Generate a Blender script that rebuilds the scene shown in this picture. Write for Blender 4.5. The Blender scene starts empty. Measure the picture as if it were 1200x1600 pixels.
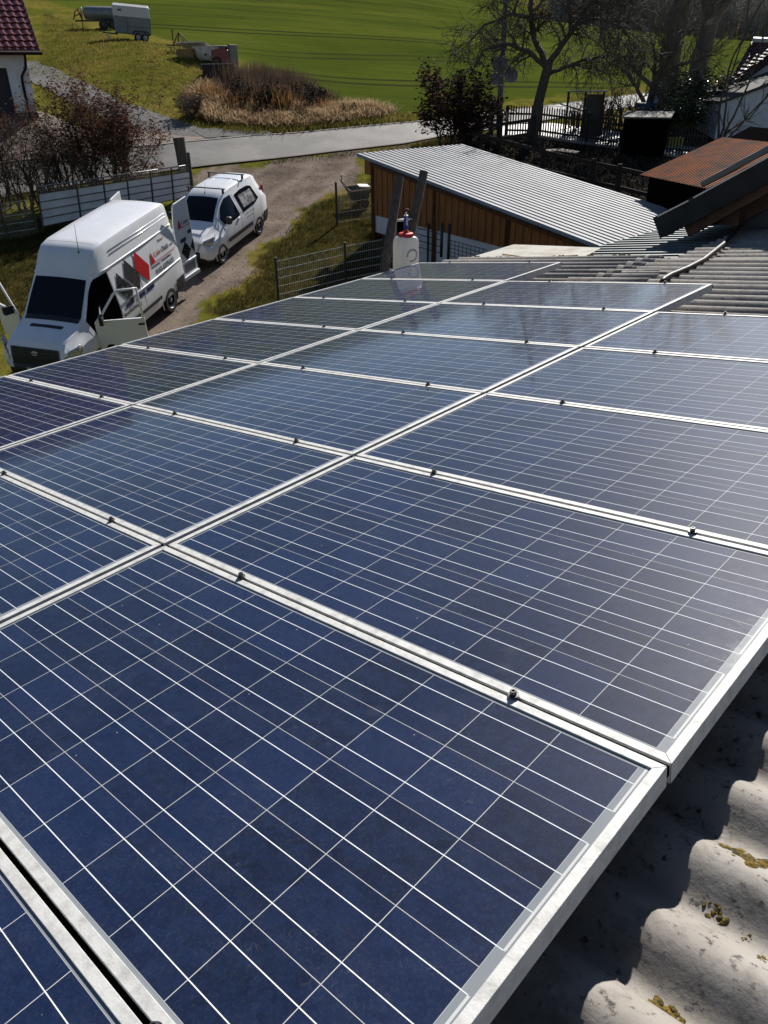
import bpy, bmesh, math, random
import numpy as np
from mathutils import Vector, Matrix
R = math.radians
S = bpy.context.scene
COL = S.collection
rnd = random.Random(7)

# ------------------------------------------------------------------ camera, sky, sun, exposure
CAMZ = 9.0
F = 1207.99
WM = Matrix(((0.999955, -0.009523, 0.0), (-0.004748, -0.498583, 0.866829), (-0.008255, -0.86679, -0.498606)))
cam = bpy.data.cameras.new('camera')
camo = bpy.data.objects.new('camera', cam); COL.objects.link(camo)
cx, cy, cz = WM @ Vector((1, 0, 0)), WM @ Vector((0, -1, 0)), WM @ Vector((0, 0, -1))
m = Matrix((cx, cy, cz)).transposed().to_4x4(); m.translation = (0, 0, CAMZ)
camo.matrix_world = m
cam.sensor_fit = 'VERTICAL'; cam.sensor_height = 32.0; cam.lens = F / 1600 * 32.0
cam.clip_start = 0.05; cam.clip_end = 5000
S.camera = camo
SUN_AZ, SUN_EL = R(22.5), R(36.5)
w = bpy.data.worlds.new("World"); S.world = w; w.use_nodes = True
nt = w.node_tree; nt.nodes.clear()
sky = nt.nodes.new('ShaderNodeTexSky'); sky.sky_type = 'NISHITA'; sky.sun_disc = False
sky.sun_elevation = SUN_EL; sky.sun_rotation = SUN_AZ; sky.air_density = 1.0; sky.dust_density = 0.3; sky.ozone_density = 2.0; sky.altitude = 900
bg = nt.nodes.new('ShaderNodeBackground'); bg.inputs[1].default_value = 0.05
out = nt.nodes.new('ShaderNodeOutputWorld')
nt.links.new(sky.outputs[0], bg.inputs[0]); nt.links.new(bg.outputs[0], out.inputs[0])
sun = bpy.data.lights.new('sun', 'SUN'); sun.energy = 5.0; sun.angle = R(0.5); sun.color = (1.0, 0.95, 0.88)
suno = bpy.data.objects.new('sun', sun); COL.objects.link(suno)
sdir = Vector((math.cos(SUN_EL) * math.sin(SUN_AZ), math.cos(SUN_EL) * math.cos(SUN_AZ), math.sin(SUN_EL)))
suno.rotation_euler = sdir.to_track_quat('Z', 'Y').to_euler(); suno.location = (0, 0, 60)
S.view_settings.view_transform = 'Standard'; S.view_settings.look = 'None'
S.view_settings.exposure = 0.62; S.view_settings.gamma = 1.0
S.cycles.max_bounces = 6; S.cycles.transparent_max_bounces = 12

# ------------------------------------------------------------------ points from sight lines
CAM = Vector((0, 0, CAMZ))
def ray(px, py):
    d = WM @ Vector(((px - 600) / F, (py - 800) / F, 1.0))
    return d / math.hypot(d.x, d.y)
def P(px, py, r):                      # point at horizontal distance r
    return CAM + ray(px, py) * r
# roof plane of the barn (u up the slope, v along the eave, n out of the roof)
ORG = Vector((-0.687352, 2.051041, -1.29006 + CAMZ))
UU = Vector((0.723048, -0.676329, 0.140644)); VV = Vector((0.681953, 0.731316, 0.010849)); NN = Vector((-0.110192, 0.088068, 0.990001))
def PL(u, v, h=0.0): return ORG + UU * u + VV * v + NN * h
PLM = Matrix((UU, VV, NN)).transposed().to_4x4()
def plane_hit(px, py, h):
    d = ray(px, py); t = (h - (CAM - ORG).dot(NN)) / d.dot(NN)
    q = CAM + d * t - ORG
    return q.dot(UU), q.dot(VV)

# ------------------------------------------------------------------ terrain height
_c = []
for x in (-30, -14, -4, 6, 16, 34):
    for y in (-60, -20, 2, 14, 24, 34):
        zz = -9 + .157 * y if y > 2 else -8.7 - .02 * (2 - y)
        if x < -20 and y > 20: zz += .6
        _c.append((x, y, zz))
for px, py, r in ((50, 184, 41), (150, 205, 38.5), (60, 108, 54), (200, 66, 55), (310, 90, 51), (330, 100, 49), (400, 178, 43),
                  (440, 135, 48), (400, 100, 57), (500, 0, 120), (300, 0, 108), (100, 0, 90), (600, 100, 60), (700, 60, 78), (560, 175, 43),
                  (1000, 100, 85), (1080, 62, 130), (900, 42, 130), (1080, 58, 250), (880, 30, 250), (1150, 8, 420), (700, -60, 300),
                  (300, -90, 250), (0, -60, 150), (-200, -60, 170), (1500, 90, 120), (1500, 60, 250), (1600, 10, 420)):
    p = ray(px, py) * r
    _c.append((p.x, p.y, p.z))
for a in range(100, 270, 40):
    _c.append((400 * math.cos(R(a)) * (1 if a > 90 else 1), -300 - 50 * math.sin(R(a)), -14))
_c = np.array(_c, float)
def _phi(d2): return np.where(d2 > 1e-9, 0.5 * d2 * np.log(d2 + 1e-12), 0.0)
_s = 50.0
_X = _c[:, :2] / _s
_K = _phi(((_X[:, None] - _X[None]) ** 2).sum(-1)) + np.eye(len(_X)) * 0.004
_Pm = np.hstack([np.ones((len(_X), 1)), _X])
_A = np.block([[_K, _Pm], [_Pm.T, np.zeros((3, 3))]])
_sol = np.linalg.solve(_A, np.concatenate([_c[:, 2], np.zeros(3)]))
def heights(x, y):
    q = np.stack([np.ravel(x), np.ravel(y)], 1) / _s
    res = np.zeros(len(q))
    for i in range(0, len(q), 20000):
        b = q[i:i + 20000]
        res[i:i + 20000] = _phi(((b[:, None] - _X[None]) ** 2).sum(-1)) @ _sol[:-3] + _sol[-3] + b @ _sol[-2:]
    return res + CAMZ
def hz(x, y): return float(heights(np.array([x]), np.array([y]))[0])
def G(px, py, dz=0.0, r0=6.0):         # where a sight line meets the ground
    d = ray(px, py)
    rs = r0 * 1.01 ** np.arange(0, 480)
    g = heights(d.x * rs, d.y * rs) + dz
    below = np.nonzero(CAMZ + d.z * rs <= g)[0]
    k = below[0] if len(below) else len(rs) - 1
    a, b = rs[max(k - 1, 0)], rs[k]
    for _ in range(18):
        c = (a + b) / 2
        if CAMZ + d.z * c <= hz(d.x * c, d.y * c) + dz: b = c
        else: a = c
    q = CAM + d * b
    return Vector((q.x, q.y, hz(q.x, q.y)))
def ground_normal(x, y):
    e = 0.8
    return Vector((hz(x - e, y) - hz(x + e, y), hz(x, y - e) - hz(x, y + e), 2 * e)).normalized()
def on_ground(p, heading, tilt=True):  # matrix: x along heading, z along the slope's normal
    n = ground_normal(p.x, p.y) if tilt else Vector((0, 0, 1))
    h = Vector((math.cos(heading), math.sin(heading), 0)); h = (h - n * h.dot(n)).normalized()
    y = n.cross(h)
    mm = Matrix((h, y, n)).transposed().to_4x4(); mm.translation = p
    return mm

# ------------------------------------------------------------------ mesh helpers
class MB:
    def __init__(s): s.v = []; s.f = []
    def add(s, vs, fs):
        o = len(s.v); s.v += [tuple(q) for q in vs]; s.f += [tuple(i + o for i in q) for q in fs]
    def box(s, c, size, M=None):
        x, y, z = (q / 2 for q in size); c = Vector(c)
        vs = [Vector((a * x, b * y, d * z)) for a in (-1, 1) for b in (-1, 1) for d in (-1, 1)]
        if M is not None: vs = [M @ q for q in vs]
        s.add([q + c for q in vs], [(0, 1, 3, 2), (4, 6, 7, 5), (0, 4, 5, 1), (2, 3, 7, 6), (0, 2, 6, 4), (1, 5, 7, 3)])
        return s
    def beam(s, a, b, wd, h, up=(0, 0, 1)):
        a, b = Vector(a), Vector(b); d = (b - a); L = d.length; d.normalize()
        sd = d.cross(Vector(up)).normalized(); u2 = sd.cross(d)
        return s.box((a + b) / 2, (L, wd, h), Matrix((d, sd, u2)).transposed())
    def tube(s, pts, rad, n=6, cap=True):
        pts = [Vector(q) for q in pts]
        if not isinstance(rad, (list, tuple)): rad = [rad] * len(pts)
        vs = []; fs = []; ref = None
        for i, q in enumerate(pts):
            d = (pts[min(i + 1, len(pts) - 1)] - pts[max(i - 1, 0)])
            if d.length < 1e-9: d = Vector((0, 0, 1))
            d.normalize()
            if ref is None: ref = d.orthogonal().normalized()
            ref = (ref - d * ref.dot(d))
            ref = ref.normalized() if ref.length > 1e-6 else d.orthogonal().normalized()
            b = d.cross(ref)
            for k in range(n):
                a = 2 * math.pi * k / n
                vs.append(q + (ref * math.cos(a) + b * math.sin(a)) * rad[i])
        for i in range(len(pts) - 1):
            for k in range(n):
                k2 = (k + 1) % n
                fs.append((i * n + k, i * n + k2, (i + 1) * n + k2, (i + 1) * n + k))
        if cap and n > 2:
            fs.append(tuple(range(n - 1, -1, -1))); fs.append(tuple((len(pts) - 1) * n + k for k in range(n)))
        s.add(vs, fs); return s
    def lathe(s, prof, n=24, M=None):    # prof: (r, z)
        vs = []; fs = []
        for r_, z in prof:
            for k in range(n):
                a = 2 * math.pi * k / n; vs.append(Vector((r_ * math.cos(a), r_ * math.sin(a), z)))
        for i in range(len(prof) - 1):
            for k in range(n):
                k2 = (k + 1) % n; fs.append((i * n + k, i * n + k2, (i + 1) * n + k2, (i + 1) * n + k))
        if M is not None: vs = [M @ q for q in vs]
        s.add(vs, fs); return s
    def prism(s, poly, h, M=None):       # poly (x, y) extruded from z=0 to z=h
        n = len(poly); vs = [Vector((x, y, 0)) for x, y in poly] + [Vector((x, y, h)) for x, y in poly]
        if M is not None: vs = [M @ q for q in vs]
        s.add(vs, [tuple(range(n - 1, -1, -1)), tuple(range(n, 2 * n))] + [(i, (i + 1) % n, n + (i + 1) % n, n + i) for i in range(n)])
        return s
    def slab(s, quad, t):                # four corners and a thickness along the normal (down)
        q = [Vector(a) for a in quad]; n = (q[1] - q[0]).cross(q[3] - q[0]).normalized()
        s.add(q + [a - n * t for a in q], [(0, 1, 2, 3), (7, 6, 5, 4), (0, 4, 5, 1), (1, 5, 6, 2), (2, 6, 7, 3), (3, 7, 4, 0)])
        return s
    def grid(s, rows):                   # rows of points
        n = len(rows[0]); o = []
        for r_ in rows: o += list(r_)
        s.add(o, [(i * n + k, i * n + k + 1, (i + 1) * n + k + 1, (i + 1) * n + k) for i in range(len(rows) - 1) for k in range(n - 1)])
        return s
    def build(s, name, material, parent=None, smooth=False, bevel=0, auto=None, solid=0):
        me = bpy.data.meshes.new(name); me.from_pydata(s.v, [], s.f); me.update()
        o = bpy.data.objects.new(name, me); COL.objects.link(o)
        if material is not None: me.materials.append(material)
        if smooth or auto: me.polygons.foreach_set('use_smooth', [True] * len(me.polygons))
        if auto:
            try: me.set_sharp_from_angle(angle=R(auto))
            except Exception: pass
        if solid:
            md = o.modifiers.new('solidify', 'SOLIDIFY'); md.thickness = solid; md.offset = -1
        if bevel:
            md = o.modifiers.new('bevel', 'BEVEL'); md.width = bevel; md.segments = 2; md.limit_method = 'ANGLE'; md.angle_limit = R(40)
        if parent: o.parent = parent
        return o
def thing(name, label, cat, M=None, group=None):
    o = bpy.data.objects.new(name, None); COL.objects.link(o); o.empty_display_size = 0.2
    if M is not None: o.matrix_world = M if isinstance(M, Matrix) else Matrix.Translation(M)
    return tag(o, label, cat, group)
def tag(o, label, cat, group=None):
    o['label'] = label; o['category'] = cat
    if group: o['group'] = group
    return o
def kind(o, k): o['kind'] = k; return o
def copy_tree(o, M, label, group=None):
    c = o.copy(); COL.objects.link(c); c.matrix_world = M; c['label'] = label
    if group: c['group'] = group
    def rec(a, b):
        for ch in list(a.children):
            d = ch.copy(); COL.objects.link(d); d.parent = b; d.matrix_parent_inverse = ch.matrix_parent_inverse.copy(); rec(ch, d)
    rec(o, c)
    return c

# ------------------------------------------------------------------ materials
def new_mat(name):
    mt = bpy.data.materials.new(name); mt.use_nodes = True
    return mt, mt.node_tree, mt.node_tree.nodes['Principled BSDF']
def nd(t, typ, **kw):
    n = t.nodes.new(typ)
    for k, v in kw.items(): setattr(n, k, v)
    return n
def noise(t, vec, scale, detail=4, rough=.55, dist=0):
    n = nd(t, 'ShaderNodeTexNoise'); n.inputs['Scale'].default_value = scale; n.inputs['Detail'].default_value = detail
    n.inputs['Roughness'].default_value = rough; n.inputs['Distortion'].default_value = dist
    if vec is not None: t.links.new(vec, n.inputs['Vector'])
    return n
def ramp(t, fac, stops):
    n = nd(t, 'ShaderNodeValToRGB'); e = n.color_ramp.elements
    while len(e) < len(stops): e.new(0.5)
    for i, (p, c) in enumerate(stops): e[i].position = p; e[i].color = (*c, 1) if len(c) == 3 else c
    t.links.new(fac, n.inputs[0]); return n
def mix(t, fac, a, b, mode='MIX'):
    n = nd(t, 'ShaderNodeMix', data_type='RGBA', blend_type=mode)
    for i, q in ((0, fac), (6, a), (7, b)):
        if isinstance(q, (int, float)): n.inputs[i].default_value = q
        elif isinstance(q, tuple): n.inputs[i].default_value = (*q, 1) if len(q) == 3 else q
        else: t.links.new(q, n.inputs[i])
    return n.outputs[2]
def mth(t, op, a, b=None, c=None):
    n = nd(t, 'ShaderNodeMath', operation=op)
    for i, q in enumerate((a, b, c)):
        if q is None: continue
        if isinstance(q, (int, float)): n.inputs[i].default_value = q
        else: t.links.new(q, n.inputs[i])
    return n.outputs[0]
def M_(name, col, rough=.6, metal=0, col2=None, scale=8, det=5, bump=0, bscale=None, lo=.35, hi=.65, stretch=None, coat=0, rvar=0, spec=None):
    mt, t, b = new_mat(name)
    b.inputs['Roughness'].default_value = rough; b.inputs['Metallic'].default_value = metal
    b.inputs['Base Color'].default_value = (*col, 1)
    if spec is not None: b.inputs['Specular IOR Level'].default_value = spec
    if coat: b.inputs['Coat Weight'].default_value = coat; b.inputs['Coat Roughness'].default_value = .08
    tc = nd(t, 'ShaderNodeTexCoord'); vec = tc.outputs['Object']
    if stretch:
        mp = nd(t, 'ShaderNodeMapping'); mp.inputs['Scale'].default_value = stretch; t.links.new(vec, mp.inputs[0]); vec = mp.outputs[0]
    if col2:
        n = noise(t, vec, scale, det, .6); r_ = ramp(t, n.outputs[0], [(lo, col), (hi, col2)])
        t.links.new(r_.outputs[0], b.inputs['Base Color'])
        if rvar:
            mr = nd(t, 'ShaderNodeMapRange'); mr.inputs[1].default_value = lo; mr.inputs[2].default_value = hi
            mr.inputs[3].default_value = rough - rvar; mr.inputs[4].default_value = rough + rvar
            t.links.new(n.outputs[0], mr.inputs[0]); t.links.new(mr.outputs[0], b.inputs['Roughness'])
    if bump:
        n2 = noise(t, vec, bscale or scale * 3, 6, .6); bp = nd(t, 'ShaderNodeBump'); bp.inputs['Strength'].default_value = bump
        bp.inputs['Distance'].default_value = .02
        t.links.new(n2.outputs[0], bp.inputs['Height']); t.links.new(bp.outputs[0], b.inputs['Normal'])
    return mt
ALU = M_('aluminium', (.52, .52, .505), .62, .1, (.36, .36, .345), 30, 9, .10, 160, lo=.45, hi=.68, spec=.3)
STEEL = M_('galvanised_steel', (.42, .44, .46), .45, .7, (.32, .34, .36), 20)
DARKSTEEL = M_('dark_steel', (.03, .032, .035), .5, .3, (.05, .05, .05), 12)
RUST = M_('rusty_iron', (.14, .045, .025), .8, .1, (.06, .03, .022), 14, 6, .3)
REDIRON = M_('red_painted_iron', (.22, .03, .025), .6, 0, (.10, .03, .025), 10)
WHITEPAINT = M_('white_car_paint', (.78, .79, .81), .32, 0, (.70, .71, .73), 4, 5, 0, coat=.6, lo=.3, hi=.8)
WALLWHITE = M_('white_render', (.72, .73, .76), .9, 0, (.60, .61, .64), 1.2, 6, .2, 40)
GLASSDARK = M_('tinted_window_glass', (.003, .004, .007), .06, 0, spec=.3)
PLASTIC = M_('black_plastic', (.015, .015, .017), .55)
RUBBER = M_('tyre_rubber', (.018, .018, .018), .85)
RIM = M_('wheel_rim_silver', (.28, .29, .30), .4, .6)
DARKWOOD = M_('weathered_dark_wood', (.045, .034, .026), .9, 0, (.09, .075, .062), 6, 6, .5, 30, stretch=(6, 6, 1))
POSTWOOD = M_('old_post_wood', (.05, .038, .03), .9, 0, (.11, .095, .08), 5, 6, .6, 25, stretch=(8, 8, .8))
BARK = M_('bare_bark', (.050, .040, .031), .95, 0, (.11, .092, .072), 10, 6, .6, 30)
TWIG = M_('twig_bark', (.10, .08, .06), .95, 0, (.17, .14, .105), 8)
SHADOWIN = M_('painted_interior_shade', (.002, .002, .0022), 1.0, spec=0)  # flat black that stands for the shade inside openings

# ------------------------------------------------------------------ ground sheet
def vnoise(x, y, sc, seed=0):          # cheap smooth noise for edges
    x = np.asarray(x) / sc; y = np.asarray(y) / sc
    return (np.sin(x * 1.7 + seed) * np.cos(y * 2.3 + seed * 1.3) + .6 * np.sin(x * 3.9 + y * 2.7 + seed * 2.1) + .4 * np.sin(-x * 7.3 + y * 8.1 + seed)) / 2
def inside(poly, x, y):
    c = np.zeros(x.shape, bool); n = len(poly)
    for i in range(n):
        x1, y1 = poly[i]; x2, y2 = poly[(i + 1) % n]
        if y1 == y2: continue
        k = ((y1 > y) != (y2 > y)) & (x < (x2 - x1) * (y - y1) / (y2 - y1) + x1)
        c ^= k
    return c
def gp(pts): return [tuple(G(*q).xy) for q in pts]
FIELD_EDGE = [(-60, -6), (67, 0), (110, 10), (253, 60), (363, 86), (400, 103), (470, 128), (545, 170), (640, 180), (720, 165), (800, 158), (870, 150), (960, 140), (1060, 126), (1300, 108)]
field = gp(FIELD_EDGE) + [tuple((ray(x, 0) * r).xy) for x, r in ((1400, 240), (1100, 243), (1000, 240), (880, 232), (700, 330), (400, 330), (0, 300), (-100, 200))]
dirt = gp([(300, 268), (420, 252), (633, 226), (690, 216), (640, 232), (560, 246), (556, 285), (500, 306), (430, 372), (385, 420), (318, 478), (280, 540), (230, 590), (200, 480), (285, 330), (296, 280)])
soil = gp([(690, 222), (760, 205), (900, 200), (1060, 200), (1250, 200), (1250, 330), (1000, 335), (720, 252)])
yard = gp([(-60, 350), (60, 330), (130, 320), (200, 330), (60, 470), (-60, 520)]); yard2 = gp([(572, 262), (556, 300), (490, 318), (424, 395), (330, 490), (400, 560), (640, 450), (640, 400), (590, 375), (585, 300)])  # yard: grass colour darkened for hedge shade; yard2: brown olive grass
az = np.concatenate([np.arange(-180, -40, 4), np.arange(-40, 40, .36), np.arange(40, 180.1, 4)]); az[-1] = 180
rr = np.concatenate([[0.5, 3], 5 * 1.0135 ** np.arange(0, 372)])
AZ, RR = np.meshgrid(np.radians(az), rr)
GX, GY = RR * np.sin(AZ), RR * np.cos(AZ)
GZ = heights(GX, GY).reshape(GX.shape)
nx_, ny_ = len(az), len(rr)
verts = np.stack([GX.ravel(), GY.ravel(), GZ.ravel()], 1)
idx = np.arange(nx_ * ny_).reshape(ny_, nx_)
fc = np.stack([idx[:-1, :-1].ravel(), idx[:-1, 1:].ravel(), idx[1:, 1:].ravel(), idx[1:, :-1].ravel()], 1)
me = bpy.data.meshes.new('ground'); me.from_pydata(verts.tolist(), [], fc.tolist()); me.update()
me.polygons.foreach_set('use_smooth', [True] * len(me.polygons))
zone = np.zeros((len(verts), 4), np.float32)
vx, vy = verts[:, 0], verts[:, 1]
jx = vx + vnoise(vx, vy, 2.2, 1) * .5 + vnoise(vx, vy, .7, 5) * .25; jy = vy + vnoise(vx, vy, 2.2, 3) * .7 + vnoise(vx, vy, .7, 9) * .3
zone[:, 0] = inside(field, jx, jy); zone[:, 1] = inside(dirt, jx, jy); zone[:, 2] = inside(soil, jx, jy) ; zone[:, 3] = inside(yard, jx, jy) | (inside(yard2, jx, jy) & ~inside(dirt, jx, jy))
att = me.color_attributes.new('zone', 'FLOAT_COLOR', 'POINT'); att.data.foreach_set('color', zone.ravel())
ground = bpy.data.objects.new('ground', me); COL.objects.link(ground); kind(ground, 'structure')

def ground_material():
    mt, t, b = new_mat('ground')
    tc = nd(t, 'ShaderNodeTexCoord'); ob = tc.outputs['Object']
    at = nd(t, 'ShaderNodeAttribute', attribute_name='zone'); sp = nd(t, 'ShaderNodeSeparateColor'); t.links.new(at.outputs['Color'], sp.inputs[0])
    # meadow: olive grass with worn and dry patches
    n1 = noise(t, ob, .35, 6, .65); n2 = noise(t, ob, 2.2, 6, .7); n3 = noise(t, ob, 14, 5, .7)
    mea = ramp(t, n1.outputs[0], [(.34, (.085, .095, .014)), (.5, (.135, .125, .022)), (.66, (.20, .15, .04))]).outputs[0]
    mea = mix(t, ramp(t, n2.outputs[0], [(.42, (0, 0, 0)), (.72, (1, 1, 1))]).outputs[0], mea, (.045, .052, .011))
    mea = mix(t, ramp(t, n3.outputs[0], [(.55, (0, 0, 0)), (.75, (.6, .6, .6))]).outputs[0], mea, (.24, .20, .085))
    # field of young wheat
    f1 = noise(t, ob, .06, 5, .6); mp = nd(t, 'ShaderNodeMapping'); mp.inputs['Rotation'].default_value = (0, 0, R(-14)); mp.inputs['Scale'].default_value = (.25, 3.2, 1)
    t.links.new(ob, mp.inputs[0]); f2 = noise(t, mp.outputs[0], .9, 5, .65)
    fld = ramp(t, f1.outputs[0], [(.32, (.046, .064, .010)), (.5, (.064, .086, .012)), (.68, (.092, .108, .017))]).outputs[0]
    fld = mix(t, ramp(t, f2.outputs[0], [(.42, (0, 0, 0)), (.75, (.75, .75, .75))]).outputs[0], fld, (.032, .040, .012))
    # tramlines: pairs of wheel tracks
    mp2 = nd(t, 'ShaderNodeMapping'); mp2.inputs['Rotation'].default_value = (0, 0, R(-11)); t.links.new(ob, mp2.inputs[0])
    sx = nd(t, 'ShaderNodeSeparateXYZ'); t.links.new(mp2.outputs[0], sx.inputs[0])
    wv = noise(t, ob, .03, 2, .5); yy = mth(t, 'ADD', sx.outputs[1], mth(t, 'MULTIPLY', wv.outputs[0], 5.0))
    fr = mth(t, 'FRACT', mth(t, 'DIVIDE', yy, 10.0)); d = mth(t, 'MULTIPLY', fr, 10.0)
    tr = mth(t, 'MAXIMUM', mth(t, 'LESS_THAN', mth(t, 'ABSOLUTE', mth(t, 'SUBTRACT', d, 3.0)), .33), mth(t, 'LESS_THAN', mth(t, 'ABSOLUTE', mth(t, 'SUBTRACT', d, 4.9)), .33))
    brk = noise(t, ob, .09, 4, .6)
    tr = mth(t, 'MULTIPLY', tr, ramp(t, brk.outputs[0], [(.36, (.3, .3, .3)), (.54, (1, 1, 1))]).outputs[0])
    fld = mix(t, mth(t, 'MULTIPLY', tr, .8), fld, (.026, .024, .014))
    # dirt drive
    d1 = noise(t, ob, .9, 6, .65); d2 = noise(t, ob, 9, 6, .75); d3 = noise(t, ob, 30, 4, .7)
    drt = ramp(t, d1.outputs[0], [(.3, (.100, .080, .066)), (.5, (.160, .128, .105)), (.7, (.235, .190, .158))]).outputs[0]
    drt = mix(t, ramp(t, d2.outputs[0], [(.5, (0, 0, 0)), (.68, (.85, .85, .85))]).outputs[0], drt, (.058, .047, .039))
    drt = mix(t, ramp(t, d3.outputs[0], [(.58, (0, 0, 0)), (.7, (.6, .6, .6))]).outputs[0], drt, (.30, .25, .21))
    drx = nd(t, 'ShaderNodeMapping'); drx.inputs['Rotation'].default_value = (0, 0, R(17)); drx.inputs['Location'].default_value = (3.2, 0, 0); t.links.new(ob, drx.inputs[0])
    dxs = nd(t, 'ShaderNodeSeparateXYZ'); t.links.new(drx.outputs[0], dxs.inputs[0]); dw = noise(t, ob, .5, 3, .5)
    dxx = mth(t, 'ADD', dxs.outputs[0], mth(t, 'MULTIPLY', dw.outputs[0], .9)); rut = mth(t, 'PINGPONG', dxx, .85)
    rm_ = nd(t, 'ShaderNodeMapRange'); rm_.inputs[1].default_value = .55; rm_.inputs[2].default_value = .80; rm_.inputs[4].default_value = .5; t.links.new(rut, rm_.inputs[0])
    drt = mix(t, rm_.outputs[0], drt, (.24, .195, .16))
    so = ramp(t, d2.outputs[0], [(.38, (.015, .012, .009)), (.55, (.034, .028, .021)), (.72, (.075, .063, .05))]).outputs[0]
    yd = ramp(t, n2.outputs[0], [(.35, (.026, .027, .007)), (.55, (.056, .047, .014)), (.75, (.095, .070, .034))]).outputs[0]
    col = mix(t, sp.outputs[0], mea, fld); col = mix(t, sp.outputs[1], col, drt); col = mix(t, sp.outputs[2], col, so); col = mix(t, at.outputs['Alpha'], col, yd)
    t.links.new(col, b.inputs['Base Color']); b.inputs['Roughness'].default_value = 1.0; b.inputs['Specular IOR Level'].default_value = 0.0
    bn = noise(t, ob, 5, 8, .75); bp = nd(t, 'ShaderNodeBump'); bp.inputs['Strength'].default_value = .5; bp.inputs['Distance'].default_value = .06
    t.links.new(bn.outputs[0], bp.inputs['Height']); t.links.new(bp.outputs[0], b.inputs['Normal'])
    return mt
me.materials.append(ground_material())

def resample(pts, n):
    p = np.array(pts, float); s_ = np.concatenate([[0], np.cumsum(np.hypot(*np.diff(p, axis=0).T))])
    q = np.linspace(0, s_[-1], n); return np.stack([np.interp(q, s_, p[:, 0]), np.interp(q, s_, p[:, 1])], 1)
def drape_strip(name, a, b, off, material, n=160, k=14, jit=0.0):
    A, B = resample(a, n), resample(b, n)
    rows = []
    for i in range(n):
        row = []
        j0 = vnoise(A[i, 0], A[i, 1], .8, 2) * jit; j1 = vnoise(B[i, 0], B[i, 1], .8, 4) * jit
        for q in range(k):
            u = q / (k - 1); u = u + (j0 * (1 - u) - j1 * u)
            row.append((A[i, 0] * (1 - u) + B[i, 0] * u, A[i, 1] * (1 - u) + B[i, 1] * u))
        rows.append(row)
    pts = np.array(rows); z = heights(pts[..., 0], pts[..., 1]).reshape(n, k) + off
    mb = MB(); mb.grid([[(pts[i, q, 0], pts[i, q, 1], z[i, q]) for q in range(k)] for i in range(n)])
    o = mb.build(name, material, smooth=True); return kind(o, 'structure')
ASPH = M_('old_asphalt', (.070, .068, .066), .72, 0, (.128, .122, .116), .45, 10, .5, 60, spec=.4, lo=.40, hi=.58)
CONC_EDGE = M_('road_edge_stone', (.30, .28, .26), .9, 0, (.20, .19, .17), 4)
ROAD_FAR = gp([(-160, 276), (33, 250), (140, 238), (247, 227), (330, 219), (400, 212), (520, 203), (650, 191), (750, 179), (870, 164), (960, 152), (1040, 143), (1130, 136), (1260, 128)])
ROAD_NEAR = gp([(-160, 345), (33, 303), (140, 286), (247, 271), (300, 263), (400, 252), (520, 238), (633, 225), (690, 214), (760, 204), (870, 186), (960, 172), (1040, 160), (1130, 150), (1260, 140)])
drape_strip('road', ROAD_FAR, ROAD_NEAR, .03, ASPH, 220, 14, .02)
def off_line(a, b, d0, d1):
    A, B = resample(a, 200), resample(b, 200); o0 = []; o1 = []
    for i in range(200):
        v = B[i] - A[i]; v /= np.hypot(*v); o0.append(tuple(A[i] + v * d0)); o1.append(tuple(A[i] + v * d1))
    return o0, o1
e0, e1 = off_line(ROAD_FAR, ROAD_NEAR, -.02, .10); drape_strip('road_edging', e0, e1, .055, CONC_EDGE, 200, 2)
e0, e1 = off_line(ROAD_NEAR, ROAD_FAR, -.04, .08); drape_strip('road_edging', e0, e1, .055, M_('road_gutter_stone', (.13, .10, .085), .9, 0, (.08, .06, .05), 3), 200, 2)
def paver_material():
    mt, t, b = new_mat('paving_blocks'); tc = nd(t, 'ShaderNodeTexCoord'); br = nd(t, 'ShaderNodeTexBrick')
    mp = nd(t, 'ShaderNodeMapping'); mp.inputs['Rotation'].default_value = (0, 0, R(8)); t.links.new(tc.outputs['Object'], mp.inputs[0]); t.links.new(mp.outputs[0], br.inputs[0])
    br.inputs['Scale'].default_value = 2.2; br.inputs['Color1'].default_value = (.25, .185, .145, 1); br.inputs['Color2'].default_value = (.20, .15, .12, 1); br.inputs['Mortar'].default_value = (.11, .09, .078, 1)
    br.inputs['Mortar Size'].default_value = .03
    n = noise(t, tc.outputs['Object'], .7, 6, .7); col = mix(t, ramp(t, n.outputs[0], [(.4, (0, 0, 0)), (.7, (.7, .7, .7))]).outputs[0], br.outputs[0], (.14, .11, .095))
    t.links.new(col, b.inputs['Base Color']); b.inputs['Roughness'].default_value = .9; return mt
drape_strip('driveway', gp([(-160, 210), (0, 188), (66, 176), (130, 204), (230, 202), (322, 204)]), gp([(-160, 278), (0, 252), (120, 239), (200, 231), (280, 223), (334, 217)]), .045, paver_material(), 120, 14, .01)
GRAVEL = M_('grey_gravel', (.055, .054, .053), .95, 0, (.125, .122, .118), 9, 8, .9, 60, lo=.4, hi=.62)
drape_strip('gravel_path', gp([(20, 98), (60, 98), (112, 124), (190, 160), (262, 184), (312, 202), (345, 212)]), gp([(-20, 130), (50, 128), (90, 150), (130, 172), (160, 186), (205, 206), (345, 218)]), .05, GRAVEL, 120, 12, .08)
drape_strip('gravel_path', gp([(300, 205), (335, 203), (372, 205), (420, 206)]), gp([(320, 217), (345, 217), (390, 213), (425, 210)]), .06, GRAVEL, 40, 6, .12)

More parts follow.
